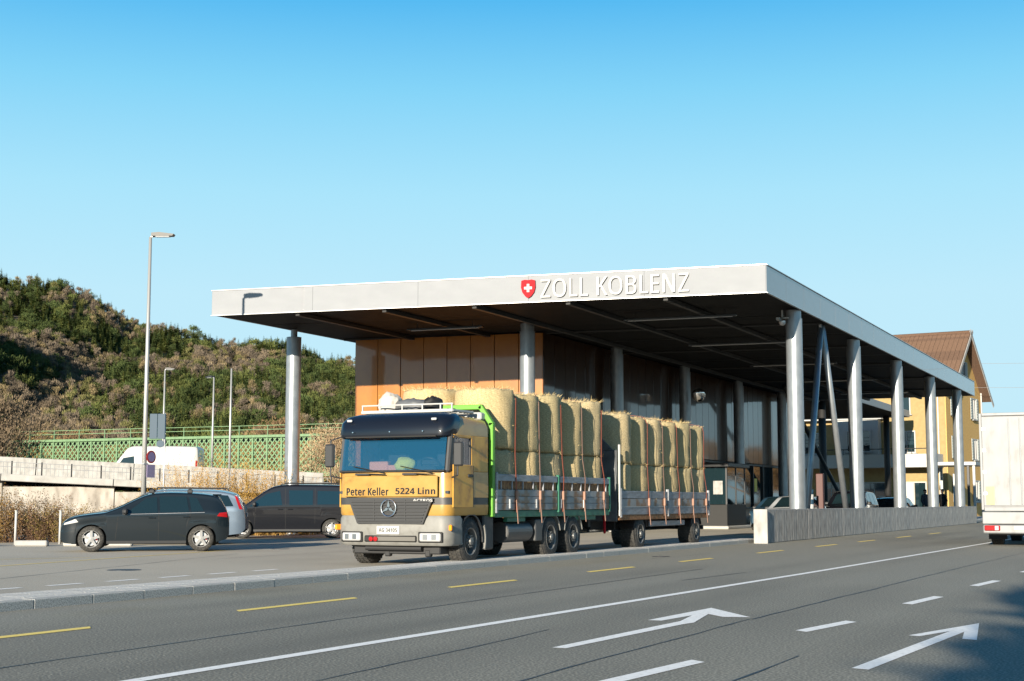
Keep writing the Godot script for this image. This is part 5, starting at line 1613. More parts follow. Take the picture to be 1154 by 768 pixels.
func build_cab(t: Node3D) -> void:
	var st := S()
	# bumper with lamps, slot, plate
	var bm := part(t, "bumper", plan_loft([[0.385, 1.19, -0.05, -0.56, 0.2], [0.43, 1.235, -0.005, -0.56, 0.24], [0.7, 1.25, 0.0, -0.56, 0.25], [0.9, 1.245, -0.005, -0.56, 0.25], [0.955, 1.22, -0.03, -0.56, 0.24]]), M.bumper_grey)
	for s in [-1.0, 1.0]:
		part(bm, "headlight_recess", box(Vector3(0.5, 0.2, 0.03), 0.02), M.black, Vector3(s * 0.86, 0.55, -0.02)).rotation.y = s * 0.1
		var hl := part(bm, "headlight", box(Vector3(0.43, 0.155, 0.05), 0.02), M.lamp_glass, Vector3(s * 0.86, 0.55, -0.008))
		hl.rotation.y = s * 0.1
		part(hl, "reflector", box(Vector3(0.1, 0.1, 0.012), 0.004), M.chrome, Vector3(-0.1, 0, 0.022))
		part(hl, "reflector", box(Vector3(0.1, 0.1, 0.012), 0.004), M.chrome, Vector3(0.08, 0, 0.022))
		var ind := part(bm, "indicator", box(Vector3(0.06, 0.11, 0.3), 0.015), M.amber, Vector3(s * 1.2, 0.73, -0.2))
		ind.rotation.y = s * 0.42
	part(bm, "step_slot", box(Vector3(1.14, 0.125, 0.05), 0.02), M.black, Vector3(0, 0.515, -0.012))
	part(bm, "slot_mesh", box(Vector3(0.9, 0.085, 0.02), 0.005), plain(Color(0.1, 0.095, 0.085), 0.7), Vector3(0.1, 0.515, 0.008))
	part(bm, "number_plate", box(Vector3(0.5, 0.16, 0.016), 0.004), M.white, Vector3(-0.04, 0.68, 0.012))
	lettering(bm, "plate_number", "AG 34105", 0.075, 0.4, 0.006, M.band, Vector3(-0.04, 0.68, 0.021), Basis.IDENTITY)
	st = S()
	for p in [[-0.4, 0.51], [-0.3, 0.51]]:
		lathe(st, Vector3(p[0], p[1], 0.0), Vector3.BACK, [[0.0, 0.045], [0.05, 0.045], [0.055, 0.0]], 12)
	part(bm, "coupling_socket", done(st), M.red_lens)
	st = S()
	tube(st, Vector3(-0.62, 0.33, -0.16), Vector3(0.6, 0.33, -0.16), 0.045, 0.045, 10)
	bx(st, Vector3(0, 0.3, -0.5), Vector3(1.9, 0.16, 0.5), 0.02)
	bx(st, Vector3(-0.2, 0.24, -0.3), Vector3(0.12, 0.14, 0.12), 0.02)
	bx(st, Vector3(0.68, 0.24, -0.3), Vector3(0.12, 0.14, 0.12), 0.02)
	part(t, "front_axle_beam", done(st), M.dark)
	# yellow shell, dark band, grille
	part(t, "lower_shell", plan_loft([[0.957, 1.225, -0.03, -1.74, 0.22], [1.0, 1.24, -0.02, -1.74, 0.22], [1.163, 1.245, -0.02, -1.74, 0.22]]), M.cab_yellow)
	part(t, "dark_band", plan_loft([[1.164, 1.24, -0.028, -1.735, 0.22], [1.3, 1.24, -0.028, -1.735, 0.22]]), M.band)
	part(t, "front_shell", plan_loft([[1.301, 1.245, -0.02, -1.74, 0.22], [1.55, 1.245, -0.025, -1.74, 0.22], [1.8, 1.24, -0.05, -1.74, 0.22]]), M.cab_yellow)
	var gr := part(t, "grille", null, M.plastic)
	st = S()
	prism(st, PackedVector2Array([Vector2(-0.93, 1.29), Vector2(-0.72, 0.8), Vector2(0.72, 0.8), Vector2(0.93, 1.29)]), Vector3(0, 0, 0.0), Vector3.RIGHT, Vector3.UP, 0.03)
	gr.mesh = done(st)
	for k in 7:
		var y := 0.85 + k * 0.062
		var w := lerpf(1.4, 1.8, (y - 0.8) / 0.49)
		part(gr, "grille_bar", box(Vector3(w - 0.04, 0.026, 0.035), 0.008), M.band, Vector3(0, y, 0.036))
	for x in [-0.34, 0.34]:
		part(gr, "grille_upright", box(Vector3(0.02, 0.42, 0.02), 0.004), M.band, Vector3(x, 1.05, 0.034))
	st = S()
	torus(st, Vector3(0, 1.1, 0.075), Vector3.BACK, 0.16, 0.014, 32, 8)
	for k in 3:
		var a := PI / 2 + TAU * k / 3.0
		var u := Vector3(cos(a), sin(a), 0)
		var v := Vector3(-sin(a), cos(a), 0)
		prism(st, PackedVector2Array([Vector2(0.0, -0.036), Vector2(0.155, 0.0), Vector2(0.0, 0.036)]), Vector3(0, 1.1, 0.062), u, v, 0.024)
	part(gr, "star_emblem", done(st), M.chrome)
	lettering(gr, "model_lettering", "ACTROS", 0.055, 0.42, 0.008, M.letter, Vector3(0.72, 1.245, 0.036), Basis.IDENTITY)
	# front panel with its joints and the owner's name
	var fp := part(t, "front_panel", boxes([[Vector3(0, 1.515, 0.005), Vector3(2.04, 0.4, 0.03)]], 0.01), M.cab_yellow)
	lettering(fp, "owner_name", "Peter Keller", 0.155, 0.93, 0.008, M.navy, Vector3(-0.5, 1.415, 0.022), Basis.IDENTITY)
	lettering(fp, "owner_town", "5224 Linn", 0.13, 0.86, 0.008, M.navy, Vector3(0.55, 1.425, 0.022), Basis.IDENTITY)
	for x in [-0.62, 0.42]:
		part(t, "wiper", boxes([[Vector3(0, 0, 0), Vector3(0.32, 0.04, 0.05)]], 0.01), M.plastic, Vector3(x, 1.745, 0.005))
		st = S()
		tube(st, Vector3(x + 0.1, 1.755, 0.02), Vector3(x + 0.52, 1.74, 0.03), 0.012, 0.01, 6)
		tube(st, Vector3(x - 0.22, 1.9, -0.02), Vector3(x + 0.5, 1.77, 0.025), 0.01, 0.008, 6)
		part(t, "wiper_blade", done(st), M.black)
	# window zone: pillars, glass, rear quarter
	for s in [-1.0, 1.0]:
		st = S()
		bx(st, Vector3(s * 1.165, 2.15, -0.2), Vector3(0.1, 0.76, 0.15), 0.03, Basis(Vector3.RIGHT, -0.17))
		part(t, "pillar", done(st), M.band)
		st = S()
		bx(st, Vector3(s * 1.222, 2.15, -1.365), Vector3(0.04, 0.7, 0.75), 0.012)
		bx(st, Vector3(s * 1.222, 2.475, -0.62), Vector3(0.04, 0.06, 0.75), 0.012)
		part(t, "rear_quarter", done(st), M.cab_side)
		# door panel below the window
		var dr := part(t, "door", box(Vector3(0.022, 0.82, 0.86), 0.01), M.cab_side, Vector3(s * 1.243, 1.72 - 0.2, -0.62))
		part(dr, "door_handle", box(Vector3(0.035, 0.06, 0.2), 0.012), M.plastic, Vector3(s * 0.02, 0.2, -0.28))
		part(dr, "door_edge", box(Vector3(0.006, 0.8, 0.012), 0.0), M.black, Vector3(s * 0.011, 0, -0.432))
		part(t, "side_window", box(Vector3(0.014, 0.64, 0.66), 0.0), M.cab_glass, Vector3(s * 1.21, 2.13, -0.64))
		part(t, "window_post", box(Vector3(0.03, 0.66, 0.05), 0.008), M.band, Vector3(s * 1.222, 2.13, -0.97))
		part(t, "window_post", box(Vector3(0.026, 0.66, 0.035), 0.008), M.plank, Vector3(s * 1.225, 2.13, -0.42))
		lettering(t, "side_number", "2540", 0.06, 0.24, 0.006, M.letter, Vector3(s * 1.242, 1.232, -0.32 * s - (0.0 if s > 0 else 0.64)), Basis(Vector3.UP, PI / 2 * s))
		# mirrors on tubular arms
		var mr := part(t, "mirror", box(Vector3(0.2, 0.46, 0.1), 0.03), M.plastic, Vector3(s * 1.42, 2.12, -0.08))
		part(mr, "mirror_glass", box(Vector3(0.17, 0.42, 0.01), 0.004), M.chrome, Vector3(0, 0, -0.052))
		st = S()
		tube(st, Vector3(s * 1.2, 2.5, -0.2), Vector3(s * 1.4, 2.42, -0.08), 0.016, 0.016, 6)
		tube(st, Vector3(s * 1.4, 2.42, -0.08), Vector3(s * 1.4, 1.72, -0.08), 0.016, 0.016, 6)
		tube(st, Vector3(s * 1.4, 1.72, -0.08), Vector3(s * 1.22, 1.68, -0.2), 0.016, 0.016, 6)
		part(t, "mirror_arm", done(st), M.plastic)
	st = S()
	quad(st, Vector3(-1.13, 1.8, -0.045), Vector3(1.13, 1.8, -0.045), Vector3(1.13, 2.5, -0.165), Vector3(-1.13, 2.5, -0.165), Vector3(0, 0.2, 1))
	quad(st, Vector3(-1.13, 1.8, -0.055), Vector3(1.13, 1.8, -0.055), Vector3(1.13, 2.5, -0.175), Vector3(-1.13, 2.5, -0.175), Vector3(0, -0.2, -1))
	part(t, "windscreen", done(st), M.cab_glass)
	part(t, "windscreen_seal", boxes([[Vector3(0, 1.805, -0.04), Vector3(2.3, 0.04, 0.05)], [Vector3(0, 2.5, -0.16), Vector3(2.3, 0.05, 0.05)]], 0.01), M.black)
	# roof and the dark visor
	part(t, "roof", plan_loft([[2.502, 1.235, -0.15, -1.74, 0.22], [2.7, 1.225, -0.2, -1.74, 0.22], [2.82, 1.17, -0.32, -1.72, 0.25], [2.88, 1.05, -0.5, -1.65, 0.28]]), M.cab_yellow)
	var vi := part(t, "sun_visor", plan_loft([[2.47, 1.2, 0.05, -0.3, 0.2], [2.53, 1.23, 0.06, -0.45, 0.22], [2.75, 1.235, 0.0, -0.5, 0.24], [2.87, 1.18, -0.12, -0.55, 0.26], [2.93, 1.05, -0.3, -0.7, 0.28]]), M.navy)
	for x in [-1.0, 1.0]:
		part(vi, "marker_lamp", box(Vector3(0.11, 0.045, 0.04), 0.01), M.lamp_glass, Vector3(x * 0.93, 2.79, -0.005))
	for x in [-0.82, 0.0, 0.72]:
		part(vi, "visor_stud", box(Vector3(0.03, 0.03, 0.02), 0.006), M.chrome, Vector3(x, 2.56, 0.065))
	part(vi, "visor_slit", box(Vector3(2.0, 0.035, 0.06), 0.01), M.black, Vector3(0, 2.465, 0.02))
	# inside
	var ins := part(t, "dashboard", boxes([[Vector3(0, 1.68, -0.42), Vector3(2.2, 0.28, 0.5)], [Vector3(0.5, 1.84, -0.45), Vector3(0.6, 0.12, 0.3)]], 0.04), M.seat)
	st = S()
	torus(st, Vector3(0.52, 1.93, -0.68), Vector3(0, 0.75, -0.66), 0.21, 0.016, 24, 6)
	tube(st, Vector3(0.52, 1.7, -0.5), Vector3(0.52, 1.93, -0.68), 0.03, 0.03, 8)
	bx(st, Vector3(0.52, 1.93, -0.68), Vector3(0.38, 0.03, 0.05), 0.01, Basis(Vector3.RIGHT, 0.7))
	part(t, "steering_wheel", done(st), M.plastic)
	for x in [-0.56, 0.56]:
		part(t, "seat", boxes([[Vector3(x, 1.55, -1.05), Vector3(0.5, 0.16, 0.5)], [Vector3(x, 1.92, -1.34), Vector3(0.48, 0.66, 0.14)], [Vector3(x, 2.33, -1.36), Vector3(0.26, 0.2, 0.1)]], 0.05), M.seat)
	part(t, "rear_wall", box(Vector3(2.4, 1.0, 0.04)), M.seat, Vector3(0, 2.1, -1.71))
	part(t, "cab_floor", box(Vector3(2.4, 0.05, 1.6)), M.seat, Vector3(0, 1.4, -0.9))
	part(ins, "papers", boxes([[Vector3(-0.42, 1.9, -0.33), Vector3(0.42, 0.2, 0.16)], [Vector3(-0.1, 1.87, -0.3), Vector3(0.22, 0.12, 0.14)]], 0.02), plain(Color(0.75, 0.36, 0.24), 0.7))
	var hv := solo("work_jacket", lump(3, Vector3(0.42, 0.26, 0.3), 10), M.hivis, "yellow-green safety jacket lying behind the lorry's windscreen", "jacket", Vector3(-13.92 + 0.14, 1.82, -24.7 - 0.34))
	hv.rotation.y = 0.4
	# roof rack
	var rk := part(t, "roof_rack", boxes([[Vector3(0, 2.99, -0.62), Vector3(2.05, 0.06, 0.06)], [Vector3(0, 2.99, -1.5), Vector3(2.05, 0.06, 0.06)], [Vector3(-1.0, 2.99, -1.06), Vector3(0.06, 0.05, 0.86)], [Vector3(1.0, 2.99, -1.06), Vector3(0.06, 0.05, 0.86)], [Vector3(0, 3.12, -0.62), Vector3(2.05, 0.03, 0.03)]], 0.01), M.white)
	for x in [-1.0, -0.6, -0.1, 0.35, 0.75, 1.0]:
		part(rk, "rack_upright", box(Vector3(0.025, 0.12, 0.025), 0.0), M.white, Vector3(x, 3.06, -0.62))
	for p in [[-0.9, -0.7], [0.9, -0.7], [-0.9, -1.45], [0.9, -1.45]]:
		part(rk, "rack_foot", box(Vector3(0.05, 0.14, 0.05), 0.0), M.white, Vector3(p[0], 2.92, p[1]))
	part(rk, "rack_floor", boxes([[Vector3(0, 2.965, -0.85), Vector3(1.95, 0.012, 0.1)], [Vector3(0, 2.965, -1.06), Vector3(1.95, 0.012, 0.1)], [Vector3(0, 2.965, -1.28), Vector3(1.95, 0.012, 0.1)]]), M.white)
	part(t, "intake_box", boxes([[Vector3(0.72, 2.93, -1.82), Vector3(0.75, 0.16, 0.22)], [Vector3(0.85, 2.7, -1.82), Vector3(0.3, 0.34, 0.2)]], 0.03), M.white)
	var at := Vector3(-13.92, 0, -24.7)
	for b in [[-0.62, -1.08, Vector3(0.46, 0.42, 0.5), M.sack, 5, "pale sack on the lorry's roof rack, outermost of the bundles"], [-0.1, -1.05, Vector3(0.72, 0.3, 0.45), M.tarp, 6, "rolled grey tarpaulin lying on the lorry's roof rack"], [0.36, -1.06, Vector3(0.34, 0.32, 0.45), M.black, 7, "black bundle beside the grey tarpaulin on the roof rack"]]:
		solo("roof_bundle", lump(b[4], b[2]), b[3], b[5], "bundle", at + Vector3(b[0], 2.972, b[1]), "bundles on the cab roof")

func build_lorry() -> void:
	build_lorry_materials()
	rng.seed = 77
	var at := Vector3(-13.92, 0, -24.7)
	var t := thing("hay_lorry", "yellow lorry with dark visor and lime green headboard frame loaded with straw bales", "lorry", at)
	build_cab(t)
	var st := S()
	# chassis, tanks, boxes, steps
	part(t, "chassis", boxes([[Vector3(-0.42, 0.72, -4.5), Vector3(0.1, 0.26, 7.8)], [Vector3(0.42, 0.72, -4.5), Vector3(0.1, 0.26, 7.8)], [Vector3(0, 0.72, -2.2), Vector3(0.8, 0.2, 0.2)], [Vector3(0, 0.72, -8.3), Vector3(1.6, 0.2, 0.14)], [Vector3(0, 0.6, -1.2), Vector3(0.9, 0.5, 1.3)]], 0.01), M.dark)
	for s in [-1.0, 1.0]:
		lorry_wheel(t, Vector3(s * 1.06, 0.455, -1.03), s, 0.455, 0.3)
		for z in [-4.97, -6.27]:
			lorry_wheel(t, Vector3(s * 0.97, 0.455, z), s, 0.455, 0.5)
		part(t, "mudguard", arc_guard(0.5, 0.3, PI * 0.05, PI * 1.02, 0.03), M.plastic, Vector3(s * 1.08, 0.46, -1.03))
		part(t, "mudguard", arc_guard(0.54, 0.06, PI * 0.85, PI * 1.12, 0.04), M.bumper_grey, Vector3(s * 1.22, 0.5, -1.08))
		for z in [-4.97, -6.27]:
			part(t, "mudguard", arc_guard(0.53, 0.5, PI * 0.08, PI * 0.4, 0.025), M.bumper_grey, Vector3(s * 0.98, 0.46, z))
			part(t, "mudguard", arc_guard(0.53, 0.5, PI * 0.6, PI * 0.92, 0.025), M.bumper_grey, Vector3(s * 0.98, 0.46, z))
		part(t, "cab_step", boxes([[Vector3(s * 1.14, 0.42, -0.64), Vector3(0.16, 0.06, 0.12)], [Vector3(s * 1.17, 0.66, -0.62), Vector3(0.1, 0.5, 0.1)]], 0.02), M.bumper_grey)
		part(t, "side_box", box(Vector3(0.4, 0.7, 0.46), 0.03), M.plastic, Vector3(s * 1.0, 0.62, -1.86))
	st = S()
	lathe(st, Vector3(1.0, 0.6, -4.02), Vector3(0, 0, 1), [[0.0, 0.0], [0.0, 0.2], [0.02, 0.22], [1.23, 0.22], [1.25, 0.2], [1.25, 0.0]], 24)
	part(t, "air_tank", done(st), M.tank)
	part(t, "battery_box", box(Vector3(0.36, 0.46, 0.36), 0.02), M.tank, Vector3(1.05, 0.62, -4.3))
	part(t, "fuel_tank", box(Vector3(0.5, 0.5, 1.3), 0.08), M.steel, Vector3(-1.0, 0.6, -3.2))
	part(t, "spare_gear", boxes([[Vector3(0.5, 0.5, -2.5), Vector3(0.5, 0.4, 0.5)], [Vector3(0.4, 0.45, -3.3), Vector3(0.3, 0.3, 0.9)]], 0.04), M.dark)
	# load deck
	var fz := -2.03
	var bz := -8.45
	part(t, "deck", boxes([[Vector3(0, 0.995, (fz + bz) / 2), Vector3(2.46, 0.09, fz - bz)]], 0.01), M.rust)
	part(t, "side_rail", boxes([[Vector3(1.235, 0.975, (fz + bz) / 2), Vector3(0.05, 0.14, fz - bz)], [Vector3(-1.235, 0.975, (fz + bz) / 2), Vector3(0.05, 0.14, fz - bz)], [Vector3(1.15, 0.86, -3.2), Vector3(0.1, 0.1, 0.9)], [Vector3(1.15, 0.86, -6.9), Vector3(0.1, 0.1, 1.6)]], 0.01), M.deck_green)
	for s in [-1.0, 1.0]:
		for seg in [[-2.1, -5.2], [-5.36, -8.42]]:
			var l: float = seg[0] - seg[1]
			var zc: float = (seg[0] + seg[1]) / 2.0
			for k in 3:
				part(t, "side_plank", box(Vector3(0.035, 0.137, l), 0.008), M.plank_rust if s > 0 else M.plank, Vector3(s * 1.26, 1.12 + 0.14 * k, zc))
			part(t, "side_plank", box(Vector3(0.04, 0.14, l), 0.01), M.plank, Vector3(s * 1.265, 1.71, zc))
			part(t, "slot_board", box(Vector3(0.02, 0.16, l), 0.0), M.rust, Vector3(s * 1.235, 1.555, zc))
			for k in 6:
				part(t, "stake", box(Vector3(0.04, 0.2, 0.035), 0.004), M.plank, Vector3(s * 1.256, 1.55, seg[0] - 0.2 - (l - 0.4) * k / 5.0))
		for z in [-5.28, -8.43, -2.07]:
			part(t, "board_post", box(Vector3(0.07, 0.82, 0.08), 0.01), M.deck_green if z != -2.07 else M.plank, Vector3(s * 1.262, 1.4, z))
		for k in 5:
			part(t, "board_latch", box(Vector3(0.03, 0.2, 0.05), 0.008), M.steel, Vector3(s * 1.285, 1.18, -2.7 - 1.35 * k))
	part(t, "tailboard", boxes([[Vector3(0, 1.4, bz), Vector3(2.4, 0.7, 0.04)]], 0.01), M.plank)
	# lime green headboard frame with its pale board
	st = S()
	var fr := [Vector3(1.22, 0.95, 0), Vector3(1.22, 2.78, 0), Vector3(0.98, 3.13, 0), Vector3(-0.98, 3.13, 0), Vector3(-1.22, 2.78, 0), Vector3(-1.22, 0.95, 0)]
	for i in 5:
		var a: Vector3 = fr[i]
		var b: Vector3 = fr[i + 1]
		var d := (b - a).normalized()
		bx(st, (a + b) / 2.0 + Vector3(0, 0, -1.96), Vector3((b - a).length() + 0.06, 0.1, 0.12), 0.012, Basis(d, Vector3.BACK.cross(d), Vector3.BACK))
	var hb := part(t, "headboard_frame", done(st), M.lime)
	for k in 9:
		part(hb, "headboard_plank", box(Vector3(2.3 if k < 7 else 2.3 - 0.2 * (k - 6), 0.2, 0.03), 0.008), M.white if k > 6 else M.plank, Vector3(0, 1.2 + 0.215 * k, -1.99))
	# trailer
	var tr := thing("bale_trailer", "two-axle trailer with grey side boards loaded with straw bales behind the lorry", "trailer", Vector3(-13.92, 0, -33.85))
	var l2 := 7.35
	part(tr, "deck", boxes([[Vector3(0, 0.87, -l2 / 2), Vector3(2.46, 0.09, l2)]], 0.01), M.rust)
	part(tr, "side_rail", boxes([[Vector3(1.24, 0.84, -l2 / 2), Vector3(0.05, 0.13, l2)], [Vector3(-1.24, 0.84, -l2 / 2), Vector3(0.05, 0.13, l2)]], 0.01), M.rust)
	part(tr, "chassis", boxes([[Vector3(-0.45, 0.68, -l2 / 2), Vector3(0.1, 0.26, l2)], [Vector3(0.45, 0.68, -l2 / 2), Vector3(0.1, 0.26, l2)], [Vector3(0, 0.62, -1.6), Vector3(1.5, 0.2, 1.2)], [Vector3(0, 0.62, -6.2), Vector3(1.5, 0.2, 1.0)], [Vector3(0, 0.5, -7.3), Vector3(2.2, 0.12, 0.1)]], 0.01), M.dark)
	part(tr, "drawbar", boxes([[Vector3(0.28, 0.55, 0.35), Vector3(0.08, 0.1, 1.1)], [Vector3(-0.28, 0.55, 0.35), Vector3(0.08, 0.1, 1.1)]], 0.01), M.dark)
	part(tr, "side_guard", boxes([[Vector3(1.14, 0.66, -3.95), Vector3(0.05, 0.14, 2.9)]], 0.01), M.plank)
	for s in [-1.0, 1.0]:
		for z in [-1.62, -6.28]:
			lorry_wheel(tr, Vector3(s * 1.0, 0.42, z), s, 0.42, 0.44)
			part(tr, "mudguard", arc_guard(0.5, 0.44, PI * 0.1, PI * 0.9, 0.025), M.dark, Vector3(s * 1.0, 0.43, z))
		for seg in [[-0.1, -3.6], [-3.72, -7.28]]:
			var l: float = seg[0] - seg[1]
			var zc: float = (seg[0] + seg[1]) / 2.0
			for k in 3:
				part(tr, "side_plank", box(Vector3(0.035, 0.19, l), 0.008), [M.plank, M.plank_rust, M.plank][k], Vector3(s * 1.262, 1.0 + 0.2 * k, zc))
			part(tr, "board_seam", box(Vector3(0.012, 0.02, l), 0.0), M.white, Vector3(s * 1.283, 1.1, zc))
		for z in [-0.05, -3.66, -7.32]:
			part(tr, "board_post", box(Vector3(0.08, 0.72, 0.08), 0.01), M.plank, Vector3(s * 1.264, 1.2, z))
		part(tr, "corner_pole", box(Vector3(0.05, 1.75, 0.06), 0.012), M.white, Vector3(s * 1.27, 1.75, 0.02))
	part(tr, "tailboard", boxes([[Vector3(0, 1.2, -7.34), Vector3(2.4, 0.6, 0.04)]], 0.01), M.plank)
	part(tr, "headboard", boxes([[Vector3(0, 1.62, 0.02), Vector3(2.42, 1.75, 0.05)]], 0.02), M.tarp)
	st = S()
	prism(st, PackedVector2Array([Vector2(-1.1, 0), Vector2(1.1, 0), Vector2(0.8, 0.3), Vector2(-0.8, 0.3)]), Vector3(0, 2.5, 0.0), Vector3.RIGHT, Vector3.UP, 0.05)
	part(tr, "headboard_top", done(st), M.tarp)
	part(tr, "brake_hose", boxes([[Vector3(0.9, 0.7, 0.1), Vector3(0.06, 0.5, 0.06)], [Vector3(0.75, 0.92, 0.12), Vector3(0.3, 0.05, 0.05)]], 0.02), M.red)

# ---------------------------------------------------------------- bales and straps
func bale_mesh(sd: int) -> ArrayMesh:
	# a round bale standing on its flat end, wrapped in net: bulging, uneven
	var f := FastNoiseLite.new()
	f.seed = sd
	f.frequency = 1.3
	var st := S(false)
	var prof := [[0.0, 0.0], [0.0, 0.3], [0.0, 0.55], [0.02, 0.6], [0.08, 0.615], [0.25, 0.62], [0.4, 0.622], [0.55, 0.624], [0.7, 0.624], [0.85, 0.622], [1.0, 0.62], [1.12, 0.617], [1.21, 0.6], [1.245, 0.55], [1.25, 0.3], [1.25, 0.0]]
	var n := 40
	var g := []
	for p in prof:
		var row := []
		for k in n + 1:
			var a := TAU * (k % n) / n
			var r: float = p[1]
			var y: float = p[0]
			var w := f.get_noise_3d(cos(a) * 1.6, y * 1.2, sin(a) * 1.6)
			var w2 := f.get_noise_3d(cos(a) * 7.0, y * 9.0, sin(a) * 7.0)
			if r > 0.45:
				r += 0.032 * w + 0.012 * w2 - 0.006 * absf(sin(y * 26.0))
			if y > 1.1:
				y += 0.03 * w2 + 0.03 * w
			row.append(Vector3(cos(a) * r, maxf(y, 0.0), sin(a) * r))
		g.append(row)
	for i in prof.size() - 1:
		for k in n:
			var c: Vector3 = (g[i][k] + g[i + 1][k + 1]) / 2.0 - Vector3(0, 0.62, 0)
			quad(st, g[i][k], g[i][k + 1], g[i + 1][k + 1], g[i + 1][k], c * Vector3(1, 0.3, 1) if i > 2 and i < 12 else Vector3(c.x * 0.2, c.y, c.z * 0.2))
	return done(st)

func straw_mesh(sd: int, top_only := false) -> ArrayMesh:
	# loose stalks sticking out of the net
	var r := RandomNumberGenerator.new()
	r.seed = sd
	var v := PackedVector3Array()
	for i in 620:
		var a := r.randf() * TAU
		var top := r.randf() < 0.62
		var p := Vector3(cos(a) * 0.6, r.randf_range(0.02, 1.2), sin(a) * 0.6)
		if top:
			var q := sqrt(r.randf()) * 0.6
			p = Vector3(cos(a) * q, 1.23, sin(a) * q)
		var d := Vector3(cos(a) * r.randf_range(0.2, 1.0), r.randf_range(0.15, 0.9) if top else r.randf_range(-0.7, 0.7), sin(a) * r.randf_range(0.2, 1.0)) + Vector3(r.randf_range(-0.6, 0.6), 0, r.randf_range(-0.6, 0.6))
		d = d.normalized() * r.randf_range(0.03, 0.17 if top else 0.07)
		var w := d.cross(Vector3(r.randf() - 0.5, r.randf() - 0.5, r.randf() - 0.5)).normalized() * 0.006
		v.append(p - w); v.append(p + w); v.append(p + d)
	var arr := []
	arr.resize(Mesh.ARRAY_MAX)
	arr[Mesh.ARRAY_VERTEX] = v
	var m := ArrayMesh.new()
	m.add_surface_from_arrays(Mesh.PRIMITIVE_TRIANGLES, arr)
	return m

func build_bales() -> void:
	M.straw = []
	for k in 3:
		M.straw.append(grained([[0.0, Color(0.1, 0.072, 0.036)], [0.35, Color(0.29, 0.225, 0.122)], [0.6, Color(0.42, 0.335, 0.19)], [1.0, Color(0.62, 0.51, 0.31)]], 0.95, 0.0, Vector3(1.3, 3.6, 1.3), 0.06, 1.8, 50 + k, false, 256, 4))
		M.straw[k].albedo_color = srgb([Color(1, 1, 1), Color(0.92, 0.93, 0.88), Color(1.06, 1.03, 0.95)][k])
	M.stalk = plain(Color(0.46, 0.35, 0.17), 0.9)
	var shape := [bale_mesh(1), bale_mesh(2), bale_mesh(3), bale_mesh(4)]
	var fuzz := [straw_mesh(11), straw_mesh(12), straw_mesh(13)]
	rng.seed = 31
	var ord := ["first", "second", "third", "fourth", "fifth", "sixth"]
	for v in [["lorry", -27.55, 5, 1.045, 1.265], ["trailer", -34.6, 6, 0.92, 1.235]]:
		for i in v[2]:
			for layer in 2:
				for side in [1.0, -1.0]:
					if side < 0 and layer == 0 and i > 0:
						continue
					var where := "%s straw bale from the front in the %s's %s layer on the %s side" % [ord[i], v[0], ["lower", "upper"][layer], "road" if side > 0 else "yard"]
					var y: float = v[3] + 1.25 * layer + (rng.randf_range(-0.03, 0.02) if layer == 1 else 0.0)
					var b := thing("straw_bale", where, "bale", Vector3(-13.92 + side * (0.615 + rng.randf_range(-0.015, 0.02)), y, v[1] - v[4] * i + rng.randf_range(-0.02, 0.02)), PI * (rng.randi() % 2), "straw bales on the %s" % v[0])
					part(b, "bale", shape[rng.randi() % 4], M.straw[rng.randi() % 3])
					part(b, "loose_straw", fuzz[rng.randi() % 3], M.stalk).set_meta("kind", "stuff")
					b.scale = Vector3(1, 1.0 if layer == 0 else rng.randf_range(0.98, 1.05), v[4] / 1.22)
	# lashing straps over the load
	var top := 3.62
	for v in [["lorry", 3.55, 1.0, [-27.72, -28.95, -30.22, -31.48, -32.72]], ["trailer", 3.42, 0.86, [-35.95, -37.18, -38.42, -39.65, -40.88]]]:
		for i in v[3].size():
			var z: float = v[3][i]
			var st := S()
			var pts := []
			var y1: float = v[1]
			var y0: float = v[2]
			for s in [1.0, -1.0]:
				var half := [Vector3(s * 1.296, y0, 0), Vector3(s * 1.296, y0 + 0.75, 0), Vector3(s * 1.25, y0 + 1.2, 0), Vector3(s * 1.25, y1 - 0.2, 0), Vector3(s * 1.18, y1 - 0.02, 0), Vector3(s * 0.9, y1 + 0.035, 0), Vector3(s * 0.4, y1 + 0.05, 0)]
				if s < 0:
					half.reverse()
				pts.append_array(half)
			for k in pts.size():
				pts[k].z += 0.05 * sin(k * 1.7 + i)
			ribbon(st, pts, Vector3(0, 0, 0.045), 0.003)
			var sp := thing("lashing_strap", "%s red lashing strap from the front over the bales of the %s" % [ord[i], v[0]], "strap", Vector3(-13.92, 0, z), 0.0, "lashing straps over the bales")
			part(sp, "webbing", done(st), M.strap if i % 2 == 0 else M.strap_pale)
			part(sp, "ratchet", box(Vector3(0.05, 0.2, 0.08), 0.012), M.strap_pale, Vector3(1.305, y0 + 0.36, 0.03))
			part(sp, "loose_end", box(Vector3(0.012, 0.5, 0.05), 0.003), M.strap_pale, Vector3(1.33, y0 + 0.02, 0.05)).rotation.z = 0.08

# ---------------------------------------------------------------- people
func capsule(p: Vector3, b: Array) -> float:
	var a: Vector3 = b[0]
	var ab: Vector3 = b[1] - a
	var t: float = clampf((p - a).dot(ab) / maxf(ab.length_squared(), 1e-6), 0.0, 1.0)
	return p.distance_to(a + ab * t) - lerpf(b[2], b[3], t)

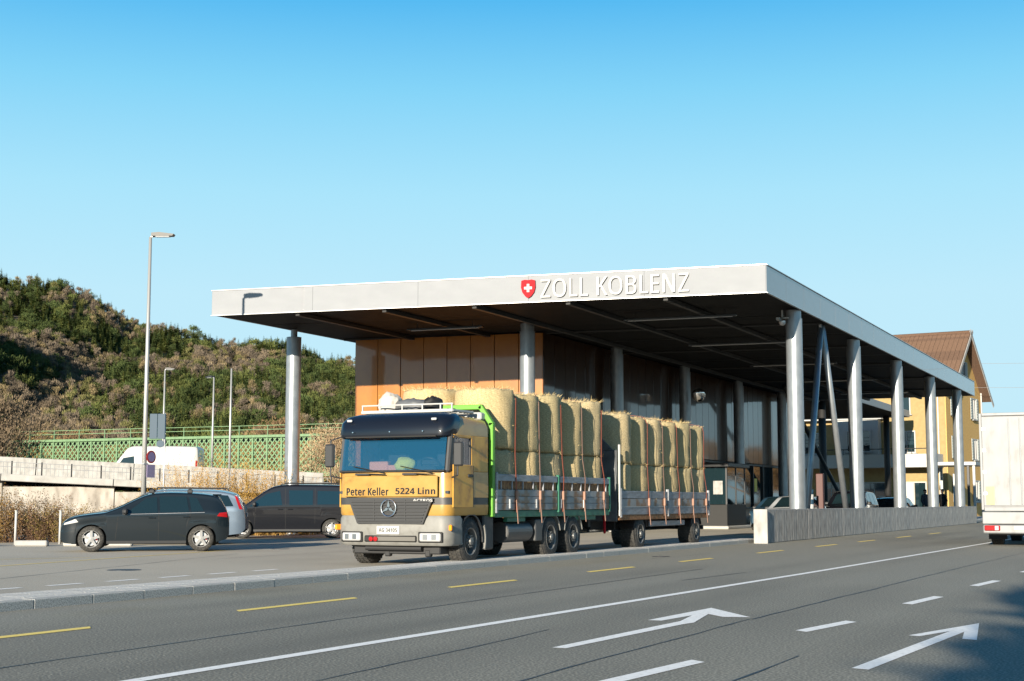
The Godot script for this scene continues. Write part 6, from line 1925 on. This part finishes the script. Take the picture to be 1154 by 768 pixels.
func skin(bones: Array, cell: float, blend := 0.03) -> ArrayMesh:
	# surface nets over the smooth union of tapered capsules
	var lo := Vector3.ONE * 99.0
	var hi := Vector3.ONE * -99.0
	for b in bones:
		for k in 2:
			var r: float = maxf(b[2], b[3]) + cell * 2
			lo = lo.min(b[k] - Vector3.ONE * r)
			hi = hi.max(b[k] + Vector3.ONE * r)
	var n := Vector3i(((hi - lo) / cell).ceil()) + Vector3i.ONE
	var f := PackedFloat32Array()
	f.resize(n.x * n.y * n.z)
	for z in n.z:
		for y in n.y:
			for x in n.x:
				var p := lo + Vector3(x, y, z) * cell
				var d := 9.0
				for b in bones:
					var e := capsule(p, b)
					var h: float = maxf(blend - absf(d - e), 0.0) / blend
					d = minf(d, e) - h * h * blend * 0.25
				f[x + n.x * (y + n.y * z)] = d
	var vid := {}
	var pts := PackedVector3Array()
	var st := S(false)
	var step := [1, n.x, n.x * n.y]
	for z in n.z - 1:
		for y in n.y - 1:
			for x in n.x - 1:
				var i := x + n.x * (y + n.y * z)
				var m := 0
				var c := Vector3.ZERO
				var cnt := 0
				for e in 12:
					var ax := e / 4
					var u := (ax + 1) % 3
					var w := (ax + 2) % 3
					var o: int = i + (step[u] if e & 1 else 0) + (step[w] if e & 2 else 0)
					var a := f[o]
					var b := f[o + step[ax]]
					if (a < 0.0) != (b < 0.0):
						var q := Vector3(x, y, z)
						if e & 1:
							q[u] += 1
						if e & 2:
							q[w] += 1
						q[ax] += a / (a - b)
						c += q
						cnt += 1
				if cnt:
					vid[i] = pts.size()
					pts.append(lo + c / cnt * cell)
	for i in vid:
		var x: int = i % n.x
		var y: int = (i / n.x) % n.y
		var z: int = i / (n.x * n.y)
		var q := [x, y, z]
		for ax in 3:
			var u := (ax + 1) % 3
			var w := (ax + 2) % 3
			if q[u] == 0 or q[w] == 0:
				continue
			var a := f[i]
			var b := f[i + step[ax]]
			if (a < 0.0) == (b < 0.0):
				continue
			var i1: int = i - step[u]
			var i2: int = i - step[u] - step[w]
			var i3: int = i - step[w]
			if vid.has(i1) and vid.has(i2) and vid.has(i3):
				var nn := Vector3.ZERO
				nn[ax] = 1.0 if a < 0.0 else -1.0
				quad(st, pts[vid[i]], pts[vid[i1]], pts[vid[i2]], pts[vid[i3]], nn)
	return done(st)

func build_people() -> void:
	var V := func(x: float, y: float, z: float) -> Vector3: return Vector3(x, y, z)
	var hip := 0.92
	var legs := []
	var feet := []
	var arms := []
	var hands := []
	for s in [-1.0, 1.0]:
		legs.append([V.call(s * 0.09, hip, 0), V.call(s * 0.11, 0.5, 0.03 * s), 0.095, 0.065])
		legs.append([V.call(s * 0.11, 0.5, 0.03 * s), V.call(s * 0.12, 0.1, 0.02 * s), 0.062, 0.045])
		feet.append([V.call(s * 0.12, 0.05, 0.0), V.call(s * 0.135, 0.04, 0.17), 0.045, 0.035])
		arms.append([V.call(s * 0.19, 1.42, 0), V.call(s * 0.25, 1.14, -0.02), 0.058, 0.045])
		arms.append([V.call(s * 0.25, 1.14, -0.02), V.call(s * 0.24, 0.92, 0.1), 0.044, 0.034])
		hands.append([V.call(s * 0.24, 0.9, 0.11), V.call(s * 0.235, 0.84, 0.14), 0.032, 0.028])
		for k in 4:
			hands.append([V.call(s * (0.225 + 0.008 * k), 0.835, 0.125 + 0.016 * k), V.call(s * 0.225, 0.775 + 0.004 * absf(k - 1.5), 0.13 + 0.014 * k), 0.0105, 0.009])
		hands.append([V.call(s * 0.225, 0.88, 0.145), V.call(s * 0.205, 0.83, 0.175), 0.011, 0.009])
	var torso := [[V.call(0, hip, 0), V.call(0, 1.2, 0.01), 0.14, 0.135], [V.call(0, 1.2, 0.01), V.call(0, 1.4, -0.01), 0.14, 0.13], [V.call(-0.15, 1.42, 0), V.call(0.15, 1.42, 0), 0.07, 0.07]]
	var head := [[V.call(0, 1.45, 0), V.call(0, 1.58, 0.015), 0.052, 0.05], [V.call(0, 1.63, 0.02), V.call(0, 1.69, 0.005), 0.078, 0.092], [V.call(0, 1.645, 0.098), V.call(0, 1.625, 0.115), 0.012, 0.016], [V.call(-0.088, 1.65, 0), V.call(-0.09, 1.67, 0), 0.018, 0.018], [V.call(0.088, 1.65, 0), V.call(0.09, 1.67, 0), 0.018, 0.018], [V.call(-0.02, 1.592, 0.09), V.call(0.02, 1.592, 0.09), 0.009, 0.009]]
	var grow := func(list: Array, by: float) -> Array:
		var out := []
		for b in list:
			out.append([b[0], b[1], b[2] + by, b[3] + by])
		return out
	var body := skin(head + hands + arms + torso + legs + feet, 0.022, 0.025)
	var coat := skin(grow.call(torso, 0.022) + grow.call(arms, 0.02), 0.026)
	var pants := skin(grow.call(legs, 0.018), 0.03)
	var shoes := skin(grow.call(feet, 0.014), 0.024)
	var hair := skin([[V.call(0, 1.71, -0.02), V.call(0, 1.73, 0.02), 0.09, 0.08], [V.call(0, 1.66, -0.05), V.call(0, 1.7, -0.03), 0.06, 0.09]], 0.018)
	var skin_m := plain(Color(0.42, 0.24, 0.16), 0.6)
	var specs := [[Vector3(-12.75, 0.18, -86.6), -0.5, Color(0.012, 0.013, 0.016), Color(0.02, 0.02, 0.025), "person in dark clothes standing behind the low wall near the fourth column"], [Vector3(-14.0, 0.18, -88.4), 0.9, Color(0.03, 0.035, 0.05), Color(0.03, 0.03, 0.03), "person in grey clothes half hidden beside the waiting dark estate car"]]
	for p in specs:
		var t := thing("person", p[4], "person", p[0], p[1], "people by the lanes")
		part(t, "body", body, skin_m)
		part(t, "jacket", coat, plain(p[2], 0.9))
		part(t, "trousers", pants, plain(p[3], 0.9))
		part(t, "shoes", shoes, M.black)
		part(t, "hair", hair, plain(Color(0.02, 0.014, 0.01), 0.8))
		var st := S()
		for s in [-1.0, 1.0]:
			bx(st, Vector3(s * 0.034, 1.66, 0.097), Vector3(0.024, 0.012, 0.012), 0.004)
		part(t, "eyes", done(st), M.black)

# ---------------------------------------------------------------- plants and the wooded hill
func leafy(v: PackedVector3Array, c: PackedColorArray) -> ArrayMesh:
	var arr := []
	arr.resize(Mesh.ARRAY_MAX)
	arr[Mesh.ARRAY_VERTEX] = v
	if c.size():
		arr[Mesh.ARRAY_COLOR] = c
	var m := ArrayMesh.new()
	m.add_surface_from_arrays(Mesh.PRIMITIVE_TRIANGLES, arr)
	return m

func rand_dir(r: RandomNumberGenerator) -> Vector3:
	var z := r.randf_range(-1, 1)
	var a := r.randf() * TAU
	return Vector3(sqrt(1 - z * z) * cos(a), z, sqrt(1 - z * z) * sin(a))

func conifer(sd: int) -> ArrayMesh:
	# unit height spruce: whorls of drooping boughs, each a few ragged faces
	var r := RandomNumberGenerator.new()
	r.seed = sd
	var v := PackedVector3Array()
	var c := PackedColorArray()
	for i in 26:
		var f := i / 26.0
		var y := 0.08 + 0.9 * f
		var reach := (0.17 + r.randf_range(-0.02, 0.02)) * pow(1.0 - f, 0.8) + 0.012
		var n := 11 if f < 0.6 else 7
		for k in n:
			var a := TAU * (k + r.randf()) / n
			var d := Vector3(cos(a), r.randf_range(-0.5, -0.12), sin(a))
			var s := Vector3(-sin(a), r.randf_range(-0.3, 0.3), cos(a))
			var l := reach * r.randf_range(0.65, 1.15)
			var p := Vector3(0, y + r.randf_range(-0.015, 0.015), 0)
			var tone := r.randf_range(0.75, 1.25)
			for q in 3:
				var b := p + d * l * (0.15 + 0.28 * q)
				var e := p + d * l * (0.55 + 0.24 * q) + s * r.randf_range(-0.02, 0.02)
				var w := s * l * r.randf_range(0.16, 0.3)
				v.append(b + w); v.append(b - w); v.append(e)
				for z in 3:
					c.append(Color(tone, tone, tone))
	for k in 5:
		var a0 := TAU * k / 5
		var a1 := TAU * (k + 1) / 5
		v.append(Vector3(cos(a0) * 0.012, 0, sin(a0) * 0.012)); v.append(Vector3(cos(a1) * 0.012, 0, sin(a1) * 0.012)); v.append(Vector3(0, 0.9, 0))
		for z in 3:
			c.append(Color(0.9, 0.6, 0.5))
	return leafy(v, c)

func broadleaf(sd: int, twigs: int, size: float, lobes := 9, rise := 0.8) -> ArrayMesh:
	# unit height winter crown: clumps of fine twigs round several limb ends
	var r := RandomNumberGenerator.new()
	r.seed = sd
	var v := PackedVector3Array()
	var c := PackedColorArray()
	var ends := []
	for i in lobes:
		var a := TAU * (i + r.randf()) / lobes
		var y := r.randf_range(0.42, 0.86)
		var q := r.randf_range(0.06, 0.3) * (1.25 - y)
		ends.append([Vector3(cos(a) * q * 1.4, y, sin(a) * q * 1.4), r.randf_range(0.1, 0.17), r.randf_range(0.8, 1.2)])
	for e in ends:   # limbs
		var p: Vector3 = e[0]
		var w := Vector3(p.z, 0, -p.x).normalized() * 0.008
		v.append(Vector3(0, 0.22, 0) + w); v.append(Vector3(0, 0.22, 0) - w); v.append(p)
		v.append(Vector3(0, 0.22, 0) + Vector3(0, 0.012, 0)); v.append(Vector3(0, 0.22, 0) - Vector3(0, 0.012, 0)); v.append(p)
		for z in 6:
			c.append(Color(0.75, 0.72, 0.7))
	for k in 5:
		var a0 := TAU * k / 5
		var a1 := TAU * (k + 1) / 5
		v.append(Vector3(cos(a0) * 0.018, 0, sin(a0) * 0.018)); v.append(Vector3(cos(a1) * 0.018, 0, sin(a1) * 0.018)); v.append(Vector3(0, 0.6, 0))
		for z in 3:
			c.append(Color(0.7, 0.68, 0.66))
	for i in twigs:
		var e: Array = ends[r.randi() % ends.size()]
		var d := rand_dir(r)
		var p: Vector3 = e[0] + d * e[1] * pow(r.randf(), 0.5) * Vector3(1.1, 0.9, 1.1)
		var g := (d * 0.6 + Vector3(0, rise, 0) + rand_dir(r) * 0.5).normalized() * size * r.randf_range(0.6, 1.4)
		var w := g.cross(rand_dir(r)).normalized() * size * r.randf_range(0.08, 0.2)
		v.append(p + w); v.append(p - w); v.append(p + g)
		var t: float = e[2] * r.randf_range(0.8, 1.2)
		for z in 3:
			c.append(Color(t, t, t))
	return leafy(v, c)

func thicket(sd: int, stems: int, leaves: int, spread: float, leaf := 0.05) -> Array:
	# unit height shrub: arching stems and scattered dry leaves; [stems, leaves]
	var r := RandomNumberGenerator.new()
	r.seed = sd
	var v := PackedVector3Array()
	var l := PackedVector3Array()
	var c := PackedColorArray()
	var cl := PackedColorArray()
	for i in stems:
		var a := r.randf() * TAU
		var q := sqrt(r.randf()) * spread * 0.5
		var p := Vector3(cos(a) * q, 0, sin(a) * q)
		var d := (Vector3(cos(a), 0, sin(a)) * r.randf_range(0.0, 0.5) + Vector3(0, 1, 0) + rand_dir(r) * 0.25).normalized()
		var h := r.randf_range(0.5, 1.1)
		var steps := 5
		var tone := r.randf_range(0.6, 1.3)
		var last := p
		for k in steps:
			var nx := last + d * h / steps
			var w := d.cross(rand_dir(r)).normalized() * 0.008 * (1.0 - k / 6.0)
			v.append(last + w); v.append(last - w); v.append(nx)
			for z in 3:
				c.append(Color(tone, tone, tone))
			for m in leaves / stems / steps:
				var o := last.lerp(nx, r.randf()) + rand_dir(r) * leaf * 2.2
				var g := rand_dir(r) * leaf * r.randf_range(0.5, 1.3)
				var u := g.cross(rand_dir(r)).normalized() * leaf * r.randf_range(0.2, 0.5)
				l.append(o + u); l.append(o - u); l.append(o + g)
				var t := tone * r.randf_range(0.6, 1.4)
				for z in 3:
					cl.append(Color(t, t * r.randf_range(0.9, 1.05), t))
			d = (d + Vector3(cos(a), -0.25, sin(a)) * r.randf_range(-0.05, 0.22) + rand_dir(r) * 0.12).normalized()
			last = nx
	return [leafy(v, c), leafy(l, cl)]

func foliage_mat(c: Color, back := 0.3) -> StandardMaterial3D:
	var m := plain(c, 0.9)
	m.vertex_color_use_as_albedo = true
	m.metallic_specular = 0.15
	if back > 0.0:
		m.backlight_enabled = true
		m.backlight = Color(back, back, back)
	return m

const RIGHT := Vector3(0.90862, 0, -0.41763)
const AHEAD := Vector3(-0.41763, 0, -0.90862)

func hill_ridge(lat: float) -> float:
	# height of the ridge over the river, by how far it lies across
	var t := [[-1500.0, 150.0], [-900.0, 190.0], [-600.0, 203.0], [-424.0, 183.0], [-385.0, 174.0], [-348.0, 166.0], [-318.0, 152.0], [-296.0, 135.0], [-270.0, 132.0], [-245.0, 125.0], [-200.0, 123.0], [-128.0, 111.0], [-40.0, 88.0], [90.0, 40.0], [260.0, 6.0], [500.0, 2.0], [1500.0, 2.0]]
	return smooth_table(t, lat)

var hill_noise := FastNoiseLite.new()

func hill_height(lat: float, d: float) -> float:
	var f := clampf((d - 430.0) / 740.0, 0.0, 1.0)
	var scale_ := lat * 1170.0 / maxf(d, 300.0)
	var h := hill_ridge(lerpf(lat, scale_, 0.5)) * (0.12 * f + 0.88 * pow(f, 1.15))
	if d > 1170.0:
		h *= maxf(0.0, 1.0 - (d - 1170.0) / 700.0)
	h += 9.0 * f * hill_noise.get_noise_2d(lat * 0.9, d * 0.7) * clampf(hill_ridge(lat) / 100.0, 0.0, 1.0)
	# a spur that runs down towards the river on the outer side and shades the hollow behind it
	var sx := (lat + 312.0) / 48.0
	var sd := (d - 650.0) / 120.0
	h += 60.0 * exp(-sx * sx - sd * sd)
	return h

func build_hill() -> void:
	hill_noise.seed = 3
	hill_noise.frequency = 0.012
	hill_noise.fractal_octaves = 3
	var nx := 90
	var nd := 60
	var v := PackedVector3Array()
	var n := PackedVector3Array()
	var idx := PackedInt32Array()
	for j in nd + 1:
		for i in nx + 1:
			var lat := lerpf(-1100.0, 600.0, float(i) / nx)
			var d := lerpf(400.0, 1900.0, float(j) / nd)
			var h := hill_height(lat, d)
			v.append(RIGHT * lat + AHEAD * d + Vector3(0, h - 0.3, 0))
			var e := 8.0
			var gx := (hill_height(lat + e, d) - h) / e
			var gd := (hill_height(lat, d + e) - h) / e
			n.append((Vector3.UP - RIGHT * gx - AHEAD * gd).normalized())
	for j in nd:
		for i in nx:
			var a := j * (nx + 1) + i
			for k in [a, a + nx + 1, a + nx + 2, a, a + nx + 2, a + 1]:
				idx.append(k)
	var arr := []
	arr.resize(Mesh.ARRAY_MAX)
	arr[Mesh.ARRAY_VERTEX] = v
	arr[Mesh.ARRAY_NORMAL] = n
	arr[Mesh.ARRAY_INDEX] = idx
	var m := ArrayMesh.new()
	m.add_surface_from_arrays(Mesh.PRIMITIVE_TRIANGLES, arr)
	structure("hill", m, grained([[0.0, Color(0.05, 0.04, 0.02)], [0.5, Color(0.1, 0.075, 0.04)], [1.0, Color(0.16, 0.12, 0.07)]], 1.0, 0.0, Vector3.ONE * 0.02, 0.04, 0.0, 61, true))

	# the wood: far too many trees to count, two masses of instances
	var r := RandomNumberGenerator.new()
	r.seed = 99
	var patch := FastNoiseLite.new()
	patch.seed = 17
	patch.frequency = 0.008
	patch.fractal_octaves = 3
	var kinds := [[], [], [], [], [], []]
	var tints := [[], [], [], [], [], []]
	var d := 432.0
	while d < 1240.0:
		var step := 4.4 + d * 0.0019
		var lo := -0.42 * d - 20.0
		var hi := 0.16 * d
		var lat := lo
		while lat < hi:
			var p := Vector2(lat + r.randf_range(-0.5, 0.5) * step, d + r.randf_range(-0.5, 0.5) * step)
			lat += step
			var h := hill_height(p.x, p.y)
			if h < 1.2:
				continue
			var k := patch.get_noise_2d(p.x * 1.3, p.y * 0.8) + 0.35 * (h / 130.0 - 0.35) + 0.3 * smoothstep(-230.0, -80.0, p.x)
			var is_con := k + r.randf_range(-0.22, 0.22) > 0.04
			var s := r.randf_range(7.0, 15.5) if is_con else r.randf_range(6.5, 11.5)
			if p.y < 520.0 and not is_con:
				s *= 0.75
			var wd := s * (r.randf_range(1.0, 1.6) if is_con else r.randf_range(0.85, 1.2))
			var b := Basis(Vector3.UP, r.randf() * TAU).scaled(Vector3(wd, s * (0.9 if is_con else 1.0), wd))
			var x := Transform3D(b, RIGHT * p.x + AHEAD * p.y + Vector3(0, h - 0.6, 0))
			var soft := is_con and r.randf() < 0.1   # pines and ivy-grown crowns: rounder
			var w := r.randi() % 3 + (0 if is_con and not soft else 3)
			kinds[w].append(x)
			var t := r.randf_range(0.7, 1.35)
			var col := Color(0.115, 0.155, 0.055) * t
			if is_con:
				if r.randf() < 0.35:
					col = Color(0.19, 0.22, 0.07) * t
			else:
				var q := r.randf() + 0.5 * patch.get_noise_2d(p.x * 2.0 + 300.0, p.y * 2.0)
				col = (Color(0.13, 0.105, 0.08) if q < 0.35 else (Color(0.165, 0.13, 0.092) if q < 0.65 else (Color(0.2, 0.155, 0.085) if q < 0.85 else Color(0.13, 0.125, 0.05)))) * t
			if soft:
				col = col * 0.5
			col.a = 1.0
			tints[w].append(col)
		d += step
	var green := foliage_mat(Color(1, 1, 1), 0.25)
	for w in 6:
		var mm := MultiMesh.new()
		mm.transform_format = MultiMesh.TRANSFORM_3D
		mm.use_colors = true
		mm.mesh = conifer(40 + w) if w < 3 else broadleaf(50 + w, 620, 0.085, 13, 1.9)
		mm.instance_count = kinds[w].size()
		for i in kinds[w].size():
			mm.set_instance_transform(i, kinds[w][i])
			mm.set_instance_color(i, tints[w][i])
		var o := MultiMeshInstance3D.new()
		o.name = numbered("conifer_wood" if w < 3 else "leafless_wood")
		o.multimesh = mm
		o.material_override = green
		add_child(o)
		o.set_meta("kind", "stuff")
		metas(o, "dark green conifers covering the far hillside" if w < 3 else "brown leafless trees covering the far hillside", "wood")

func tree(called: String, label: String, group: String, at: Vector3, h: float, col: Color, sd: int, twigs: int, wide := 1.2, size := 0.06) -> void:
	var key := "tree%d_%d" % [sd, twigs]
	if not mesh_cache.has(key):
		mesh_cache[key] = broadleaf(sd, twigs, size, 16)
		var st := S(false)
		tube(st, Vector3(0, -0.01, 0), Vector3(0, 0.3, 0), 0.022, 0.014, 8, false)
		for k in 6:
			var a := TAU * k / 6.0 + sd
			tube(st, Vector3(0, 0.2 + 0.02 * k, 0), Vector3(cos(a) * 0.2, 0.55 + 0.04 * k, sin(a) * 0.2), 0.009, 0.003, 6, false)
		mesh_cache[key + "w"] = done(st)
	var t := thing(called, label, "tree", at, sd * 1.3, group)
	part(t, "trunk", mesh_cache[key + "w"], M.bark).scale = Vector3(h * wide, h, h * wide)
	part(t, "crown", mesh_cache[key], foliage_mat(col, 0.25)).scale = Vector3(h * wide, h, h * wide)

func shrub(label: String, group: String, at: Vector3, h: float, wide: float, stem: Color, leaf: Color, sd: int, stems: int, leaves: int, lf := 0.05) -> void:
	var key := "shrub%d" % sd
	if not mesh_cache.has(key):
		mesh_cache[key] = thicket(sd, stems, leaves, 1.0, lf)
	var t := thing("dry_shrub", label, "shrub", at, sd * 0.7, group)
	part(t, "stems", mesh_cache[key][0], foliage_mat(stem, 0.0)).scale = Vector3(wide, h, wide)
	part(t, "leaves", mesh_cache[key][1], foliage_mat(leaf, 0.3)).scale = Vector3(wide, h, wide)

func ordinal(i: int) -> String:
	var low := ["first", "second", "third", "fourth", "fifth", "sixth", "seventh", "eighth", "ninth", "tenth", "eleventh", "twelfth", "thirteenth", "fourteenth", "fifteenth", "sixteenth", "seventeenth", "eighteenth", "nineteenth", "twentieth"]
	if i < 20:
		return low[i]
	if i == 29:
		return "thirtieth"
	return ("twenty-" if i < 29 else "thirty-") + low[(i - 20) % 10]

func build_plants() -> void:
	M.bark = plain(Color(0.09, 0.07, 0.05), 0.95)
	var r := RandomNumberGenerator.new()
	r.seed = 5
	# hedge at the yard's outer edge
	var ord := ["first", "second", "third", "fourth", "fifth", "sixth", "seventh", "eighth", "ninth", "tenth"]
	for i in 7:
		var f := i / 6.0
		var at := (RIGHT * lerpf(-18.6, -12.9, f) + AHEAD * lerpf(44.2, 45.6, f))
		shrub("%s dry brown shrub of the hedge, counted from the picture's edge" % ord[i], "hedge shrubs", at, [1.75, 1.9, 1.7, 1.75, 1.55, 1.3, 1.1][i], 1.35, Color(0.12, 0.075, 0.05), [Color(0.24, 0.15, 0.05), Color(0.15, 0.09, 0.055), Color(0.2, 0.15, 0.05)][i % 3], 200 + i % 4, 70, 5200, 0.03)
	for i in 6:
		var at := RIGHT * lerpf(-19.5, -12.4, i / 5.0) + AHEAD * (46.6 + 0.4 * (i % 2))
		shrub("%s dark shrub standing behind the hedge, counted from the picture's edge" % ord[i], "shrubs behind the hedge", at, [1.5, 1.7, 1.4, 1.6, 1.2, 1.0][i], 1.5, Color(0.07, 0.05, 0.035), Color(0.07, 0.055, 0.03), 200 + i % 4, 70, 5200, 0.03)
	# golden dry growth below and before the ramp
	for i in 10:
		var f := i / 9.0
		var at := RIGHT * lerpf(-12.6, -7.8, f) + AHEAD * lerpf(52.5, 55.8, f) + RIGHT * r.randf_range(-0.25, 0.25)
		shrub("%s golden dry shrub before the ramp, counted from the lamp post" % ord[i], "golden shrubs before the ramp", at, [2.2, 2.5, 2.9, 3.2, 3.0, 2.7, 3.0, 2.7, 2.3, 1.9][i], 1.3, Color(0.3, 0.18, 0.06), [Color(0.42, 0.25, 0.06), Color(0.48, 0.31, 0.09), Color(0.36, 0.22, 0.07)][i % 3], 210 + i % 3, 80, 9000, 0.02)
	for i in 6:
		var at := RIGHT * lerpf(-18.5, -11.0, i / 5.0) + AHEAD * lerpf(56.4, 57.4, i / 5.0)
		shrub("%s low golden tuft at the foot of the retaining wall, counted from the picture's edge" % ord[i], "tufts at the wall foot", at, 0.9 + 0.5 * r.randf(), 1.4, Color(0.25, 0.15, 0.06), Color(0.36, 0.22, 0.08), 210 + i % 3, 80, 9000, 0.02)
	# trees at the foot of the hill behind the lattice bridge
	var spots := []
	for i in 34:
		spots.append([lerpf(-0.41, 0.0, (i + r.randf() * 0.8) / 34.0), r.randf_range(150.0, 330.0)])
	for i in spots.size():
		var d: float = spots[i][1]
		var lat: float = spots[i][0] * d
		var u: float = spots[i][0] * 1660.0 + 577.0
		var green := r.randf() < 0.34
		var h := r.randf_range(0.042, 0.066) * d
		var where := "%s tree along the river bank from the stone pier" % ordinal(i)
		if green:
			var t := thing("pine_tree", "dark green conifer, %s" % where, "tree", RIGHT * lat + AHEAD * d, r.randf() * TAU, "trees on the river bank")
			var key := "bank_conifer%d" % (i % 2)
			if not mesh_cache.has(key):
				mesh_cache[key] = conifer(70 + i % 2)
				var st := S(false)
				tube(st, Vector3(0, -0.01, 0), Vector3(0, 0.7, 0), 0.016, 0.005, 7, false)
				mesh_cache[key + "w"] = done(st)
			part(t, "trunk", mesh_cache[key + "w"], M.bark).scale = Vector3.ONE * h * 1.2
			part(t, "crown", mesh_cache[key], foliage_mat(Color(0.12, 0.16, 0.055) * r.randf_range(0.8, 1.4), 0.25)).scale = Vector3(h * 1.8, h * 1.2, h * 1.8)
		else:
			tree("bare_tree", "leafless brown crown, %s" % where, "trees on the river bank", RIGHT * lat + AHEAD * d, h, [Color(0.24, 0.17, 0.075), Color(0.19, 0.125, 0.07), Color(0.3, 0.21, 0.085), Color(0.2, 0.17, 0.07)][i % 4], 80 + i % 4, 7000, 1.35, 0.027)
	tree("bare_tree", "pale bushy bare tree beside the orange hall's outer edge", "trees on the river bank", RIGHT * -14.4 + AHEAD * 125.0, 8.0, Color(0.36, 0.26, 0.16), 86, 15000, 1.3, 0.022)
	tree("bare_tree", "dark leafless tree above the stone pier at the picture's edge", "trees on the river bank", RIGHT * -50.0 + AHEAD * 140.0, 14.0, Color(0.16, 0.12, 0.08), 87, 15000, 1.2, 0.022)
	# trees on the other side of the road, mirrored in the hall's glossy panels
	for i in 16:
		tree("roadside_tree", "%s brown winter tree across the road, mirrored in the hall panels" % ordinal(i), "trees across the road", Vector3(r.randf_range(14, 34), 0, -118.0 - 13.0 * i), r.randf_range(9.0, 12.5), [Color(0.3, 0.18, 0.08), Color(0.24, 0.15, 0.08)][i % 2], 80 + i % 4, 7000, 1.6, 0.027)
	# the tree behind the viewer whose shadow lies on the near corner of the road
	tree("roadside_tree", "broad tree behind the viewer shading the near corner of the road", "trees across the road", Vector3(3.65, 0, 9.0), 9.0, Color(0.05, 0.07, 0.03), 88, 16000, 1.25, 0.09)

func _ready() -> void:
	make_materials()
	build_light()
	build_ground()
	build_canopy()
	build_hall()
	build_wall()
	build_house()
	build_street()
	build_bridges()
	build_cars()
	build_box_lorry()
	build_lorry()
	build_bales()
	build_people()
	build_hill()
	build_plants()
